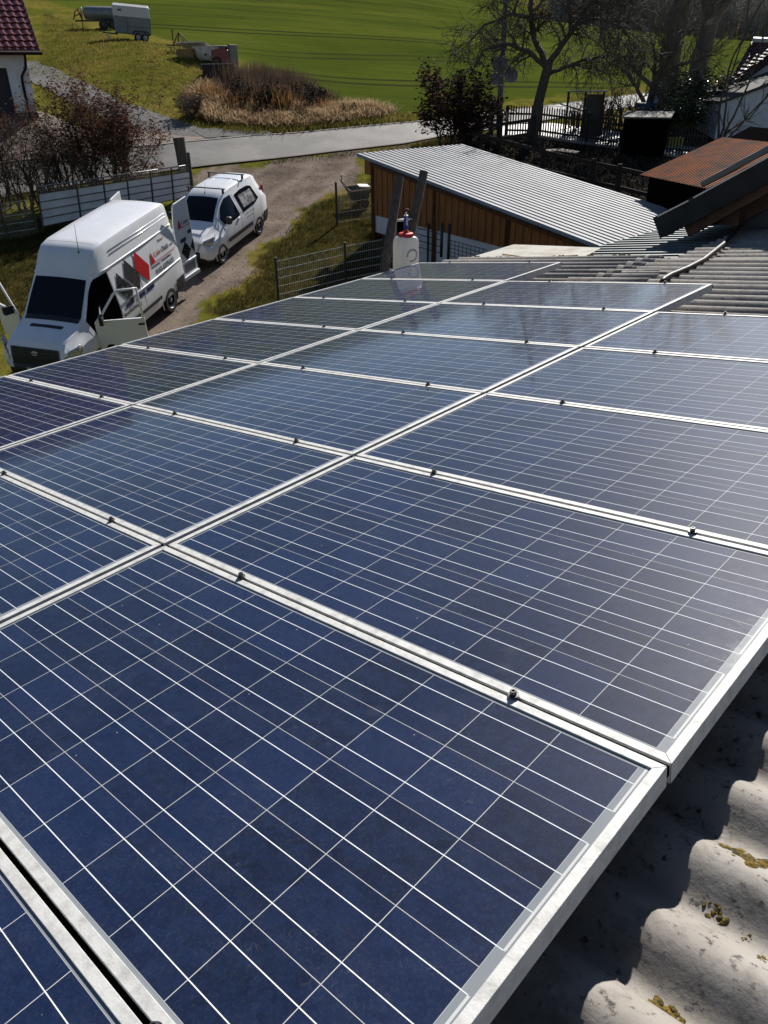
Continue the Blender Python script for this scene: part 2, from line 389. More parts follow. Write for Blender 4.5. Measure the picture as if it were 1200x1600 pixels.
# ------------------------------------------------------------------ barn with its corrugated roof
PITCH, AMP = .177, .024
CREST = -.165                          # height of the wave crests under the panel faces
def wave(v): return CREST - AMP + AMP * math.cos(2 * math.pi * v / PITCH)
def fibre_cement():
    mt, t, b = new_mat('fibre_cement_sheet'); tc = nd(t, 'ShaderNodeTexCoord'); ob = tc.outputs['Object']
    n1 = noise(t, ob, 3, 7, .65); n2 = noise(t, ob, 38, 6, .7); n3 = noise(t, ob, 11, 5, .7); n4 = noise(t, ob, 90, 4, .6)
    c = ramp(t, n1.outputs[0], [(.3, (.20, .183, .165)), (.55, (.28, .262, .24)), (.75, (.34, .322, .30))]).outputs[0]
    c = mix(t, ramp(t, n4.outputs[0], [(.35, (0, 0, 0)), (.75, (.35, .35, .35))]).outputs[0], c, (.26, .235, .21))
    c = mix(t, ramp(t, n3.outputs[0], [(.52, (0, 0, 0)), (.70, (.8, .8, .8))]).outputs[0], c, (.13, .118, .105))
    c = mix(t, ramp(t, n2.outputs[0], [(.57, (0, 0, 0)), (.66, (.9, .9, .9))]).outputs[0], c, (.035, .03, .027))
    t.links.new(c, b.inputs['Base Color']); b.inputs['Roughness'].default_value = .85; b.inputs['Specular IOR Level'].default_value = .25
    bp = nd(t, 'ShaderNodeBump'); bp.inputs['Strength'].default_value = .5; bp.inputs['Distance'].default_value = .004
    t.links.new(n2.outputs[0], bp.inputs['Height']); t.links.new(bp.outputs[0], b.inputs['Normal']); return mt
FIBRE = fibre_cement()
barn = thing('barn', 'large barn roofed with pale grey corrugated sheets under the solar panels', 'barn', PLM.copy())
barn.matrix_world = Matrix.Translation(ORG) @ PLM
def sheets(mb, u0, u1, v0, v1, lift=0.0, du=2.3, jag=0.0):
    w_ = PITCH * 5
    nv = int(math.ceil((v1 - v0) / w_)); nu = int(math.ceil((u1 - u0) / du))
    for j in range(nv):
        for i in range(nu):
            a0, a1 = u0 + i * du, min(u0 + (i + 1) * du + .14, u1)
            b0, b1 = v0 + j * w_, min(v0 + (j + 1) * w_ + PITCH * .45, v1)
            sl = rnd.uniform(-.004, .004) + lift; e0 = rnd.uniform(-jag, jag) if i == 0 else 0; e1 = rnd.uniform(-jag, jag) if i == nu - 1 else 0
            k = max(3, int((b1 - b0) / PITCH * 12)); rows = []
            for p_, uu in enumerate((a0 + e0, (a0 + a1) / 2, a1 + e1)):
                row = []
                for q in range(k + 1):
                    v = b0 + (b1 - b0) * q / k
                    row.append(Vector((uu, v, wave(v) + sl + (.009 if p_ == 0 and i > 0 else 0) - (.0 if q > 0 else .0) + .010 * (q / k) - .004)))
                rows.append(row)
            mb.grid([list(r_) for r_ in rows])
mb = MB(); sheets(mb, -3.62, 5.4, -4.8, 6.02); sheets(mb, -1.2, 5.4, 6.02, 8.3)
mb.build('roof_sheet', FIBRE, barn, smooth=True, solid=.007)
mb = MB(); sheets(mb, -3.75, -1.25, 5.15, 6.3, .014, jag=.06); sheets(mb, -1.6, -.9, 4.5, 5.5, .012, jag=.08)
mb.build('patch_sheet', FIBRE, barn, smooth=True, solid=.007)
# ridge, back slope and walls
mb = MB(); mb.slab([(5.4, -4.8, -.2), (5.4, 8.3, -.2), (9.5, 8.3, -2.0), (9.5, -4.8, -2.0)][::-1], .05); mb.build('back_roof', FIBRE, barn)
WOODPLANK = M_('barn_planks', (.10, .065, .04), .85, 0, (.06, .04, .028), 4, 5, .3, stretch=(6, 6, .6))
def wall_uv(name, pts, material, thick=.2):   # wall under the roof, down below the ground, along u, v points
    mb = MB()
    for (a, b) in zip(pts[:-1], pts[1:]):
        A, B = PL(*a, -.26), PL(*b, -.26); lo = 0.2
        d = (B - A).normalized(); nrm = Vector((d.y, -d.x, 0)).normalized() * thick
        vs = [A, B, Vector((B.x, B.y, lo)), Vector((A.x, A.y, lo))]; mb.add(vs + [q - nrm for q in vs], [(0, 1, 2, 3), (7, 6, 5, 4), (0, 4, 5, 1), (1, 5, 6, 2), (2, 6, 7, 3), (3, 7, 4, 0)])
    o = mb.build(name, material); o.parent = barn; o.matrix_parent_inverse = barn.matrix_world.inverted(); return o
wall_uv('wall', [(-3.3, -4.6), (-3.3, 5.95), (-1.2, 5.95), (4.8, 5.95)], WOODPLANK)
wall_uv('wall', [(4.8, -4.6), (-3.3, -4.6)], WOODPLANK)
# steel purlin rails carrying the panels
def moss_mat():
    return M_('yellow_lichen', (.20, .13, .012), .95, 0, (.045, .04, .012), 60, 5, .8, 120, lo=.4, hi=.6)
MOSS = moss_mat()
mb = MB()
def clump(u, v, r, n=14):
    for k in range(n):
        a = rnd.uniform(0, 6.28); d = r * math.sqrt(rnd.random()); q = r * rnd.uniform(.12, .34)
        uu, vv_ = u + d * math.cos(a), v + d * math.sin(a) * .8; z = wave(vv_) + .004
        M3 = Matrix.Translation((uu, vv_, z)) @ Matrix.Rotation(rnd.uniform(0, 6), 4, 'Z') @ Matrix.Diagonal((q * rnd.uniform(.8, 1.6), q * rnd.uniform(.7, 1.2), q * rnd.uniform(.5, .95), 1))
        mb.lathe([(0, 1), (.5, .86), (.87, .5), (1, 0), (.8, -.4)], 6, M3)
for px, py, r in ((1168, 1332, .032), (1145, 1312, .026), (1186, 1330, .022), (1160, 1318, .018), (1120, 1403, .020), (1170, 1438, .010), (1009, 1556, .020), (1036, 1545, .017), (1040, 1572, .024), (1060, 1562, .012), (1128, 1594, .018), (1198, 1480, .012)):
    u_, v_ = plane_hit(px, py, CREST); clump(u_, v_, r * 1.1, 30)
for k in range(150):
    px = rnd.uniform(700, 1000); u_, v_ = plane_hit(px, rnd.choice((402, 404, 408, 413, 418, 424, 430)) + rnd.uniform(-2, 2), CREST)
    if -3.6 < u_ < -.6 and (u_ > -1.55 or v_ > 5.2): clump(u_, round(v_ / PITCH) * PITCH + rnd.uniform(-.03, .03), rnd.uniform(.015, .06), 8)
for k in range(60):
    u_, v_ = rnd.uniform(1.75, 3.2), rnd.uniform(-1.4, 3.5)
    if rnd.random() < .6: clump(u_, v_, rnd.uniform(.004, .012), 6)
for k in range(30): clump(rnd.uniform(-1.4, .4), rnd.uniform(4.3, 5.4), rnd.uniform(.01, .035), 8)
mb.build('moss', MOSS, barn, smooth=True)

# ------------------------------------------------------------------ solar panels
PU, PV = 1.643932, .84
LU, LV, LIP, DEPTH = PU - .020, PV - .010, .0195, .046
def cell_material():
    mt, t, b = new_mat('solar_cells_under_glass')
    uv = nd(t, 'ShaderNodeUVMap', uv_map='metres'); sx = nd(t, 'ShaderNodeSeparateXYZ'); t.links.new(uv.outputs[0], sx.inputs[0])
    x, y = sx.outputs[0], sx.outputs[1]
    cu = mth(t, 'DIVIDE', mth(t, 'SUBTRACT', x, .0245), .1560); cv = mth(t, 'DIVIDE', mth(t, 'SUBTRACT', y, .0265), .1554)
    fu, fv = mth(t, 'FRACT', cu), mth(t, 'FRACT', cv)
    def near(f, c, wd): return mth(t, 'LESS_THAN', mth(t, 'ABSOLUTE', mth(t, 'SUBTRACT', f, c)), wd)
    def edge(f, wd): return mth(t, 'GREATER_THAN', mth(t, 'ABSOLUTE', mth(t, 'SUBTRACT', f, .5)), .5 - wd)
    inu = mth(t, 'MULTIPLY', mth(t, 'MULTIPLY', mth(t, 'GREATER_THAN', cu, 0.0), mth(t, 'LESS_THAN', cu, 10.0)), mth(t, 'MULTIPLY', mth(t, 'GREATER_THAN', cv, 0.0), mth(t, 'LESS_THAN', cv, 5.0)))
    gapu = edge(fu, .0046); gapv = edge(fv, .0038)
    bus = mth(t, 'MAXIMUM', near(fv, .26, .0058), near(fv, .74, .0058))
    busend = mth(t, 'MULTIPLY', bus, mth(t, 'LESS_THAN', cu, 10.075))
    ribbon = mth(t, 'MULTIPLY', near(cu, 10.085, .014), mth(t, 'MULTIPLY', mth(t, 'GREATER_THAN', mth(t, 'FRACT', mth(t, 'MULTIPLY', cv, .5)), .13), mth(t, 'LESS_THAN', mth(t, 'FRACT', mth(t, 'MULTIPLY', cv, .5)), .87)))
    wn = nd(t, 'ShaderNodeTexWhiteNoise', noise_dimensions='3D'); cb = nd(t, 'ShaderNodeCombineXYZ')
    oi = nd(t, 'ShaderNodeObjectInfo')
    t.links.new(mth(t, 'FLOOR', cu), cb.inputs[0]); t.links.new(mth(t, 'FLOOR', cv), cb.inputs[1]); t.links.new(mth(t, 'MULTIPLY', oi.outputs['Random'], 50), cb.inputs[2]); t.links.new(cb.outputs[0], wn.inputs['Vector'])
    tc = nd(t, 'ShaderNodeTexCoord'); ob = tc.outputs['Object']
    gm = nd(t, 'ShaderNodeNewGeometry'); ws = gm.outputs['Position']
    vo = nd(t, 'ShaderNodeTexVoronoi'); vo.inputs['Scale'].default_value = 55; t.links.new(ws, vo.inputs['Vector'])
    cloud = noise(t, ws, 9, 5, .6)
    base = mix(t, wn.outputs['Value'], (.0011, .0045, .021), (.0032, .0115, .048))
    sv = nd(t, 'ShaderNodeSeparateColor'); t.links.new(vo.outputs['Color'], sv.inputs[0])
    base = mix(t, mth(t, 'MULTIPLY', sv.outputs[0], .34), base, (.0072, .022, .075))
    base = mix(t, mth(t, 'MULTIPLY', ramp(t, cloud.outputs[0], [(.4, (0, 0, 0)), (.7, (1, 1, 1))]).outputs[0], .35), base, (.0075, .0165, .048))
    # fine finger lines
    fin = mth(t, 'LESS_THAN', mth(t, 'FRACT', mth(t, 'MULTIPLY', cu, 62.0)), .14)
    base = mix(t, mth(t, 'MULTIPLY', fin, .10), base, (.30, .34, .42))
    line = mth(t, 'MAXIMUM', gapu, gapv)
    col = mix(t, mth(t, 'MULTIPLY', line, mth(t, 'LESS_THAN', cu, 10.0)), base, (.44, .45, .44))
    col = mix(t, mth(t, 'MULTIPLY', bus, inu), col, (.70, .73, .76))
    strip = mix(t, busend, (.20, .22, .24), (.62, .63, .64)); strip = mix(t, ribbon, strip, (.50, .51, .50))
    col = mix(t, mth(t, 'SUBTRACT', 1.0, inu), col, strip)
    # dust film and wipe streaks
    mp = nd(t, 'ShaderNodeMapping'); mp.inputs['Scale'].default_value = (1.2, 1.2, 1.2); t.links.new(ws, mp.inputs[0])
    ds = noise(t, mp.outputs[0], 2.2, 7, .7, 1.2); ds2 = noise(t, ws, 26, 6, .75, .6)
    rot = nd(t, 'ShaderNodeMapping'); rot.inputs['Scale'].default_value = (1.2, 9, 1); t.links.new(ob, rot.inputs[0]); st = noise(t, rot.outputs[0], 3.2, 5, .65, .8)
    dust = mth(t, 'MULTIPLY', ramp(t, ds.outputs[0], [(.38, (.1, .1, .1)), (.75, (1, 1, 1))]).outputs[0], mth(t, 'ADD', .35, mth(t, 'MULTIPLY', ramp(t, ds2.outputs[0], [(.42, (0, 0, 0)), (.7, (1, 1, 1))]).outputs[0], .65)))
    dust = mth(t, 'ADD', mth(t, 'MULTIPLY', dust, .016), mth(t, 'MULTIPLY', ramp(t, st.outputs[0], [(.5, (0, 0, 0)), (.8, (1, 1, 1))]).outputs[0], .010))
    spk = nd(t, 'ShaderNodeTexVoronoi'); spk.inputs['Scale'].default_value = 34; t.links.new(ws, spk.inputs['Vector'])
    ssp = nd(t, 'ShaderNodeSeparateColor'); t.links.new(spk.outputs['Color'], ssp.inputs[0])
    speck = mth(t, 'MULTIPLY', mth(t, 'LESS_THAN', spk.outputs['Distance'], .06), mth(t, 'GREATER_THAN', ssp.outputs[1], .90))
    fine = noise(t, ws, 170, 4, .7); haze_ = ramp(t, fine.outputs[0], [(.50, (0, 0, 0)), (.72, (1, 1, 1))]).outputs[0]
    blot = nd(t, 'ShaderNodeTexVoronoi'); blot.inputs['Scale'].default_value = 7; t.links.new(ws, blot.inputs['Vector']); bls = nd(t, 'ShaderNodeSeparateColor'); t.links.new(blot.outputs['Color'], bls.inputs[0])
    drop = mth(t, 'MULTIPLY', mth(t, 'SUBTRACT', 1.0, mth(t, 'MINIMUM', mth(t, 'MULTIPLY', blot.outputs['Distance'], 5.5), 1.0)), mth(t, 'GREATER_THAN', bls.outputs[0], .55))
    scn = noise(t, ws, 5, 3, .6, 2.5); scm = nd(t, 'ShaderNodeVectorMath', operation='MULTIPLY_ADD'); t.links.new(scn.outputs['Color'], scm.inputs[0]); scm.inputs[1].default_value = (.5, .5, .5); t.links.new(ws, scm.inputs[2])
    scr = nd(t, 'ShaderNodeTexVoronoi', feature='DISTANCE_TO_EDGE'); scr.inputs['Scale'].default_value = 16; t.links.new(scm.outputs[0], scr.inputs['Vector'])
    scrm = mth(t, 'MULTIPLY', mth(t, 'LESS_THAN', scr.outputs['Distance'], .012), ramp(t, ds.outputs[0], [(.48, (0, 0, 0)), (.62, (1, 1, 1))]).outputs[0])
    dust = mth(t, 'ADD', dust, mth(t, 'ADD', mth(t, 'MULTIPLY', haze_, .030), mth(t, 'ADD', mth(t, 'MULTIPLY', drop, .035), mth(t, 'MULTIPLY', scrm, .07))))
    dust = mth(t, 'MAXIMUM', dust, mth(t, 'MULTIPLY', speck, .45))
    col = mix(t, dust, col, (.46, .45, .43))
    t.links.new(col, b.inputs['Base Color'])
    b.inputs['Roughness'].default_value = .45; b.inputs['Specular IOR Level'].default_value = .042
    b.inputs['Coat Weight'].default_value = .85; b.inputs['Coat IOR'].default_value = 1.36
    mr = nd(t, 'ShaderNodeMapRange'); mr.inputs[1].default_value = .3; mr.inputs[2].default_value = .7; mr.inputs[3].default_value = .03; mr.inputs[4].default_value = .09
    t.links.new(ds2.outputs[0], mr.inputs[0]); t.links.new(mr.outputs[0], b.inputs['Coat Roughness'])
    bp = nd(t, 'ShaderNodeBump'); bp.inputs['Strength'].default_value = .05; bp.inputs['Distance'].default_value = .001
    t.links.new(ds2.outputs[0], bp.inputs['Height']); t.links.new(bp.outputs[0], b.inputs['Coat Normal'])
    return mt
CELLS = cell_material()
def panel_glass():
    mb = MB(); mb.add([(LIP - .004, LIP - .004, -.004), (LU - LIP + .004, LIP - .004, -.004), (LU - LIP + .004, LV - LIP + .004, -.004), (LIP - .004, LV - LIP + .004, -.004)], [(0, 1, 2, 3)])
    o = mb.build('glass', CELLS)
    uvl = o.data.uv_layers.new(name='metres')
    for lp in o.data.loops:
        c = o.data.vertices[lp.vertex_index].co; uvl.data[lp.index].uv = (c.x, c.y)
    return o
def panel_frame():
    mb = MB()
    o_ = [(0, 0), (LU, 0), (LU, LV), (0, LV)]; i_ = [(LIP, LIP), (LU - LIP, LIP), (LU - LIP, LV - LIP), (LIP, LV - LIP)]; g = .0008
    for k in range(4):                 # four mitred bars, a hair apart at the corners
        k2 = (k + 1) % 4
        a, b, c, d = (Vector((*q, 0)) for q in (o_[k], o_[k2], i_[k2], i_[k]))
        t_ = (b - a).normalized() * g; a, d, b, c = a + t_, d + t_, b - t_, c - t_
        z1 = Vector((0, 0, -.006)); z2 = Vector((0, 0, -DEPTH))
        mb.add([a, b, c, d, a + z2, b + z2, c + z1, d + z1], [(0, 1, 2, 3), (0, 4, 5, 1), (3, 2, 6, 7)])
        inn = (Vector((*i_[k], 0)) - Vector((*o_[k], 0))).normalized()
    mb.box((LU / 2, .006, -DEPTH / 2), (LU - .004, .002, DEPTH - .01)).box((LU / 2, LV - .006, -DEPTH / 2), (LU - .004, .002, DEPTH - .01))
    mb.box((LU / 2, LV / 2, -DEPTH + .002), (LU - .03, LV - .03, .003))
    return mb.build('frame', ALU, bevel=.0012)
BOLT = M_('bolt_steel', (.16, .16, .165), .4, .85, (.05, .048, .047), 60)
def clamp_mesh():
    mb = MB(); mb.box((0, 0, -.002), (.026, .009, .010))
    return mb.build('clamp', BOLT, bevel=.001)
def bolt_mesh():
    mb = MB(); mb.lathe([(0, .0045), (.011, .0045), (.011, .0065), (.0115, .0065)], 20)
    mb.lathe([(.0115, .004), (.0115, .0065), (.007, .0066), (.0068, .0145), (.006, .0155), (.0035, .0155), (.0035, .0095), (0, .0095)], 20)
    return mb.build('bolt', BOLT, auto=35)
pr = thing('solar_panel', 'x', 'solar panel', None)
panel_glass().parent = pr; panel_frame().parent = pr
mb = MB(); mb.box((LU / 2, LV + .005, -.018), (LU, .009, .022)); mb.box((-.010, LV / 2, -.024), (.019, LV + .01, .022)); mb.build('gap_shade', M_('black_gap_shade', (.003, .003, .003), 1, spec=0), pr)  # black strips added to paint the gaps between frames in deep shade
for uu in (.39, 1.30):
    c = clamp_mesh(); c.parent = pr; c.location = (uu, LV + .005, 0); b_ = bolt_mesh(); b_.parent = c
ROWN = {-2: 'nearest', -1: 'second nearest', 0: 'third nearest', 1: 'fourth nearest', 2: 'third farthest', 3: 'second farthest'}
def ordinal(k, n):
    return ['nearest', 'second nearest', 'third nearest', 'third farthest', 'second farthest', 'farthest'][k] if n == 6 else ['nearest', 'second nearest', 'third nearest', 'middle', 'third farthest', 'second farthest', 'farthest'][k]
first = True
for colname, cu_, rows in (('the upslope column', 0, range(-2, 4)), ('the middle column', -1, range(-1, 5)), ('the eave column', -2, range(0, 6))):
    for k, j in enumerate(rows):
        mtx = Matrix.Translation(PL(cu_ * PU + .010 + rnd.uniform(-.002, .002), j * PV + .005, rnd.uniform(-.0015, .0015))) @ PLM @ Matrix.Rotation(R(rnd.uniform(-.12, .12)), 4, 'X')
        lab = 'blue solar panel with aluminium frame, %s in %s' % (ordinal(k, 6), colname)
        if first:
            pr.matrix_world = mtx; pr['label'] = lab; pr['group'] = 'solar panels on the barn roof'; first = False
        else: copy_tree(pr, mtx, lab, 'solar panels on the barn roof')
# rails under the panels
for k in range(3):
    for q, uu in enumerate((.39, 1.30)):
        v0, v1 = ((-1.68, 3.36), (-.84, 4.2), (0, 5.04))[k]
        mb = MB(); mb.box((0, 0, 0), (.04, v1 - v0 + .16, .10))
        o = mb.build('mounting_rail', ALU); o.matrix_world = Matrix.Translation(PL(-k * PU + uu, (v0 + v1) / 2, -DEPTH - .0525)) @ PLM
        tag(o, 'aluminium mounting rail under the panels of %s, its %s rail' % (('the upslope column', 'the middle column', 'the eave column')[k], ('eave', 'ridge')[q]), 'rail', 'rails under the solar panels')

# ------------------------------------------------------------------ annex roof, farmhouse gable over the barn roof
def corr(mb, o, a, b, na, pitch, amp, flat=.5):   # corrugated sheet: o origin, a across the ribs, b along them
    a, b = Vector(a), Vector(b); L = a.length; n = a.cross(b).normalized(); k = max(1, int(round(L / pitch)))
    row = []
    for i in range(k):
        for f, h in ((0, 0), (flat * .5, 0), (flat * .5 + .12, 1), (1 - .12, 1)):
            row.append((min((i + f) / k, 1.0), h))
    row.append((1.0, 0))
    mb.grid([[Vector(o) + a * t_ + n * (h * amp) + b * s_ for t_, h in row] for s_ in (0, .5, 1)])
ANNEXMETAL = M_('dark_ribbed_steel', (.10, .12, .12), .5, .35, (.07, .085, .085), 3, 5)
anx = thing('annex_roof', 'dark grey green ribbed metal roof behind the barn sheets', 'roof', PL(-2.0, 7.6, -.3))
def attach(o, par): o.parent = par; o.matrix_parent_inverse = par.matrix_world.inverted(); return o
bpy.context.view_layer.update()
mb = MB(); a0 = PL(-2.78, 6.35, -.24); corr(mb, a0, PL(-2.55, 9.0, -.24) - a0, UU * 2.0, 0, .165, .035)
attach(mb.build('ribbed_sheet', ANNEXMETAL), anx)
mb = MB(); mb.beam(PL(-2.62, 6.5, -.36), PL(-2.45, 9.0, -.36), .08, .14); mb.beam(PL(-2.5, 6.7, -.36), PL(-2.5, 6.7, -7.5), .12, .12, (1, 0, 0)); mb.beam(PL(-2.45, 8.8, -.36), PL(-2.45, 8.8, -7.5), .12, .12, (1, 0, 0))
attach(mb.build('timber_support', DARKWOOD), anx)
FLATSHEET = M_('pale_flat_sheet', (.34, .33, .29), .8, 0, (.19, .15, .105), 2.6, 8, .2, 30, lo=.46, hi=.66)
q = [(-3.95, 5.75), (-2.2, 5.75), (-2.55, 7.35), (-4.02, 7.75)]
mb = MB(); mb.slab([PL(*c, -.235) for c in q], .02); o = mb.build('flat_roof_sheet', FLATSHEET, None, bevel=.003)
tag(o, 'pale stained flat roof sheet at the far eave corner of the barn', 'roof sheet')
mb = MB(); mb.tube([PL(*c, -.235 + .012) for c in ((-3.6, 6.9), (-3.0, 6.6), (-2.5, 6.75))], .008, 5)
RUSTLINE = M_('rust_stain', (.30, .17, .08), .9)
attach(mb.build('rust_seam', RUSTLINE), o)
# farmhouse: gable facing the camera
FASCIA = M_('dark_grey_verge_metal', (.030, .031, .033), .7, 0, (.018, .019, .02), 3, 5, spec=.15)
REDTIMBER = M_('reddish_old_timber', (.15, .07, .04), .85, 0, (.08, .045, .03), 5, 5, .4, stretch=(2, 2, 2))
DARKTILE = M_('dark_roof_tile', (.05, .035, .035), .7, 0, (.03, .025, .025), 8)
GREYWALL = M_('grey_brown_plaster', (.12, .105, .09), .9, 0, (.08, .07, .06), 3, 6, .4)
fh = thing('farmhouse', 'dark farmhouse gable with metal verge and timber rafters rising over the barn roof', 'house', PL(-.5, 8.4, -.2)); bpy.context.view_layer.update()
def on_v(px, py, v):                   # where a sight line meets the vertical plane at v along the eave
    d = ray(px, py); n = Vector((VV.x, VV.y, 0)).normalized(); p0 = PL(0, v); return CAM + d * ((p0 - CAM).dot(n) / d.dot(n))
vA, vB = 7.55, 9.3
f0, f1, f2 = on_v(1027, 356, vA), on_v(1082, 329, vA), on_v(1200, 266, vA)
ddir = (f2 - f1).normalized()
g0, g1 = f1 + ddir * (-.12), f2 + ddir * 3
outv = Vector((VV.x, VV.y, 0)).normalized()
mb = MB(); mb.beam(f0, f1 + (f1 - f0).normalized() * .1, .05, .235, (0, 0, 1)); attach(mb.build('verge_board', FASCIA, bevel=.004), fh)
mb = MB(); mb.beam(f1 + ddir * .02 - outv * .03, g1 - outv * .03, .05, .235); attach(mb.build('verge_board', FASCIA, bevel=.004), fh)
mb = MB(); mb.beam(f0 - Vector((0, 0, .02)) + outv * .14, f0 + (f1 - f0) * .12 - Vector((0, 0, .02)) + outv * .14, .26, .20); attach(mb.build('gutter_end', M_('zinc_gutter', (.30, .31, .32), .5, .5), bevel=.01), fh)
VERGELIT = M_('painted_verge_highlight', (.50, .51, .52), .4, .5)  # lighter strip on the verge top paints its sunlit edge
attach(MB().beam(f0 + Vector((0, 0, .125)), f1 + Vector((0, 0, .125)), .09, .014).build('verge_highlight', VERGELIT), fh); attach(MB().beam(f1 + ddir * .02 + Vector((0, 0, .125)) - outv * .03, g1 + Vector((0, 0, .125)) - outv * .03, .09, .014).build('verge_highlight', VERGELIT), fh)
r0 = on_v(1074, 358, vA + .15); r1 = r0 + (on_v(1200, 288, vA + .15) - r0) * 3
mb = MB(); mb.beam(r0, r1, .10, .16); attach(mb.build('rafter', REDTIMBER), fh)
mb = MB(); mb.beam(r0 + ddir * .5 + outv * .35 - Vector((0, 0, .12)), r1 + outv * .35 - Vector((0, 0, .12)), .10, .16); attach(mb.build('rafter', REDTIMBER), fh)
pe = on_v(1140, 332, vA + .3); mb = MB(); mb.beam(pe, pe + outv * 1.2, .22, .26); attach(mb.build('purlin', REDTIMBER), fh)
roofback = outv * 6
mb = MB(); mb.slab([f0 + Vector((0, 0, .09)), g1 + Vector((0, 0, .09)), g1 + roofback + Vector((0, 0, .06)), f0 + roofback + Vector((0, 0, .06))], .08); attach(mb.build('roof', DARKTILE), fh)
wl = on_v(1150, 345, vA + .55); wr = wl + UU * 8; lo = Vector((0, 0, -7))
top_l = Vector((wl.x, wl.y, f0.z + (wl - f0).dot(ddir) * ddir.z - .25)); tr_ = wl + Vector((UU.x, UU.y, 0)).normalized() * 8; top_r = Vector((tr_.x, tr_.y, top_l.z + 8 * ddir.z / math.hypot(ddir.x, ddir.y)))
mb = MB(); vs = [top_l, top_r, Vector((top_r.x, top_r.y, 1)), Vector((wl.x, wl.y, 1))]; mb.add(vs + [q + outv * 5.2 for q in vs], [(3, 2, 1, 0), (4, 5, 6, 7), (0, 1, 5, 4), (1, 2, 6, 5), (2, 3, 7, 6), (3, 0, 4, 7)]); attach(mb.build('wall', GREYWALL), fh)
# second roof edge behind the first
h0, h1 = on_v(1096, 289, vB + 1.5), on_v(1200, 233, vB + 1.5)
mb = MB(); mb.beam(h0, h1 + (h1 - h0), .07, .09); o = mb.build('roof_gutter', M_('grey_zinc', (.16, .17, .18), .5, .4), None, bevel=.02); tag(o, 'grey metal roof gutter beyond the farmhouse verge, in front of the rusty shed', 'gutter')
# black pipe over the barn roof
pts = []
for px, py in ((1034, 441), (1038, 436), (1048, 430), (1075, 419), (1100, 406), (1130, 382), (1158, 352)):
    u_, v_ = plane_hit(px, py, CREST + .03); pts.append(PL(u_, v_, CREST + .03))
o = MB().tube(pts, .022, 8).build('roof_cable', PLASTIC, None, smooth=True); tag(o, 'thick black cable running up the barn roof to the farmhouse wall', 'cable')

# ------------------------------------------------------------------ sprayer canister and ladder at the eave
CAN = M_('translucent_white_plastic', (.72, .71, .68), .42, 0, (.66, .65, .62), 6); CAN.node_tree.nodes['Principled BSDF'].inputs['Subsurface Weight'].default_value = .25
CAN.node_tree.nodes['Principled BSDF'].inputs['Subsurface Radius'].default_value = (.05, .05, .05)
cb = PL(-3.47, 5.02, CREST + .004)
can = thing('sprayer_canister', 'white plastic sprayer canister with red lid and blue pump, standing at the eave', 'sprayer', Matrix.Translation(cb) @ Matrix.Rotation(R(24), 4, 'Z') @ Matrix.Diagonal((.74, .74, .76, 1)))
def rrect(a, b, r, n=5):
    o = []
    for sx, sy, st in ((1, 1, 0), (-1, 1, 90), (-1, -1, 180), (1, -1, 270)):
        for k in range(n + 1):
            t_ = R(st + 90 * k / n); o.append((sx * (a - r) + r * math.cos(t_), sy * (b - r) + r * math.sin(t_)))
    return o
mb = MB(); prof = [(.0, .78), (.012, .93), (.03, 1), (.15, 1), (.16, .975), (.175, 1), (.33, 1.0), (.34, .98), (.355, 1), (.48, .98), (.52, .92), (.545, .80), (.555, .60)]
rings = [[Vector((x * s_, y * s_, z)) for x, y in rrect(.158, .125, .06)] for z, s_ in prof]
n_ = len(rings[0]); mb.grid([list(r_) + [r_[0]] for r_ in rings]); mb.add(rings[-1], [tuple(range(n_))])
mb.build('tank', CAN, can, auto=50)
mb = MB(); mb.tube([(.03 + .07 * math.cos(R(a)), -.130 - .016 * math.sin(R(max(0, min(180, a)))), .33 + .075 * math.sin(R(a))) for a in range(-110, 200, 15)], .012, 8); mb.build('grip', CAN, can, smooth=True)
REDP = M_('red_plastic', (.55, .012, .012), .4); BLUEP = M_('blue_plastic', (.008, .03, .28), .4)
mb = MB(); mb.lathe([(0, .60), (.07, .60), (.095, .594), (.10, .585), (.10, .552), (.094, .545)], 28); mb.lathe([(.035, .60), (.035, .625), (.022, .63), (.022, .65)], 16)
for k in range(20):
    a = 2 * math.pi * k / 20; mb.box((.1 * math.cos(a), .1 * math.sin(a), .57), (.006, .006, .03), Matrix.Rotation(a, 3, 'Z'))
mb.build('lid', REDP, can, auto=40)
mb = MB(); mb.lathe([(.026, .64), (.030, .65), (.030, .80), (.027, .81), (.0, .81)], 18); mb.build('pump', BLUEP, can, auto=40)
mb = MB(); mb.box((0, -.0305, .71), (.022, .004, .03)).box((0, -.029, .75), (.016, .006, .10)).lathe([(.029, .805), (.031, .807), (.029, .815), (.012, .82), (.012, .85), (0, .85)], 14); mb.build('pump_collar', M_('white_plastic', (.75, .75, .75), .4), can, auto=40)
mb = MB(); pts = [(.0, 0, .85)] + [(.0 + .075 * math.sin(a) + .02, .02, .80 + .085 * math.cos(a)) for a in [R(q) for q in range(-40, 200, 20)]] + [(.09, .03, .66), (.07, .02, .61)]
mb.tube(pts, .006, 6); mb.build('hose', PLASTIC, can, smooth=True)
lad = thing('ladder', 'old dark wooden ladder leaning against the barn eave beside the canister', 'ladder', PL(-3.72, 4.6, 0)); bpy.context.view_layer.update()
A0, A1 = P(602, 414, 8.35), P(624, 276, 8.75); B0, B1 = P(634, 414, 8.75), P(661, 268, 9.15)
for a, b_ in ((A0, A1), (B0, B1)):
    d = (b_ - a); a2 = a - d * 4.2
    pts = [a2 + (b_ - a2) * k / 9 + Vector((rnd.uniform(-.012, .012), rnd.uniform(-.012, .012), 0)) for k in range(10)]
    attach(MB().tube(pts, [.062] * 4 + [.058] * 3 + [.053, .05, .047], 9).build('rail', POSTWOOD, auto=50), lad)
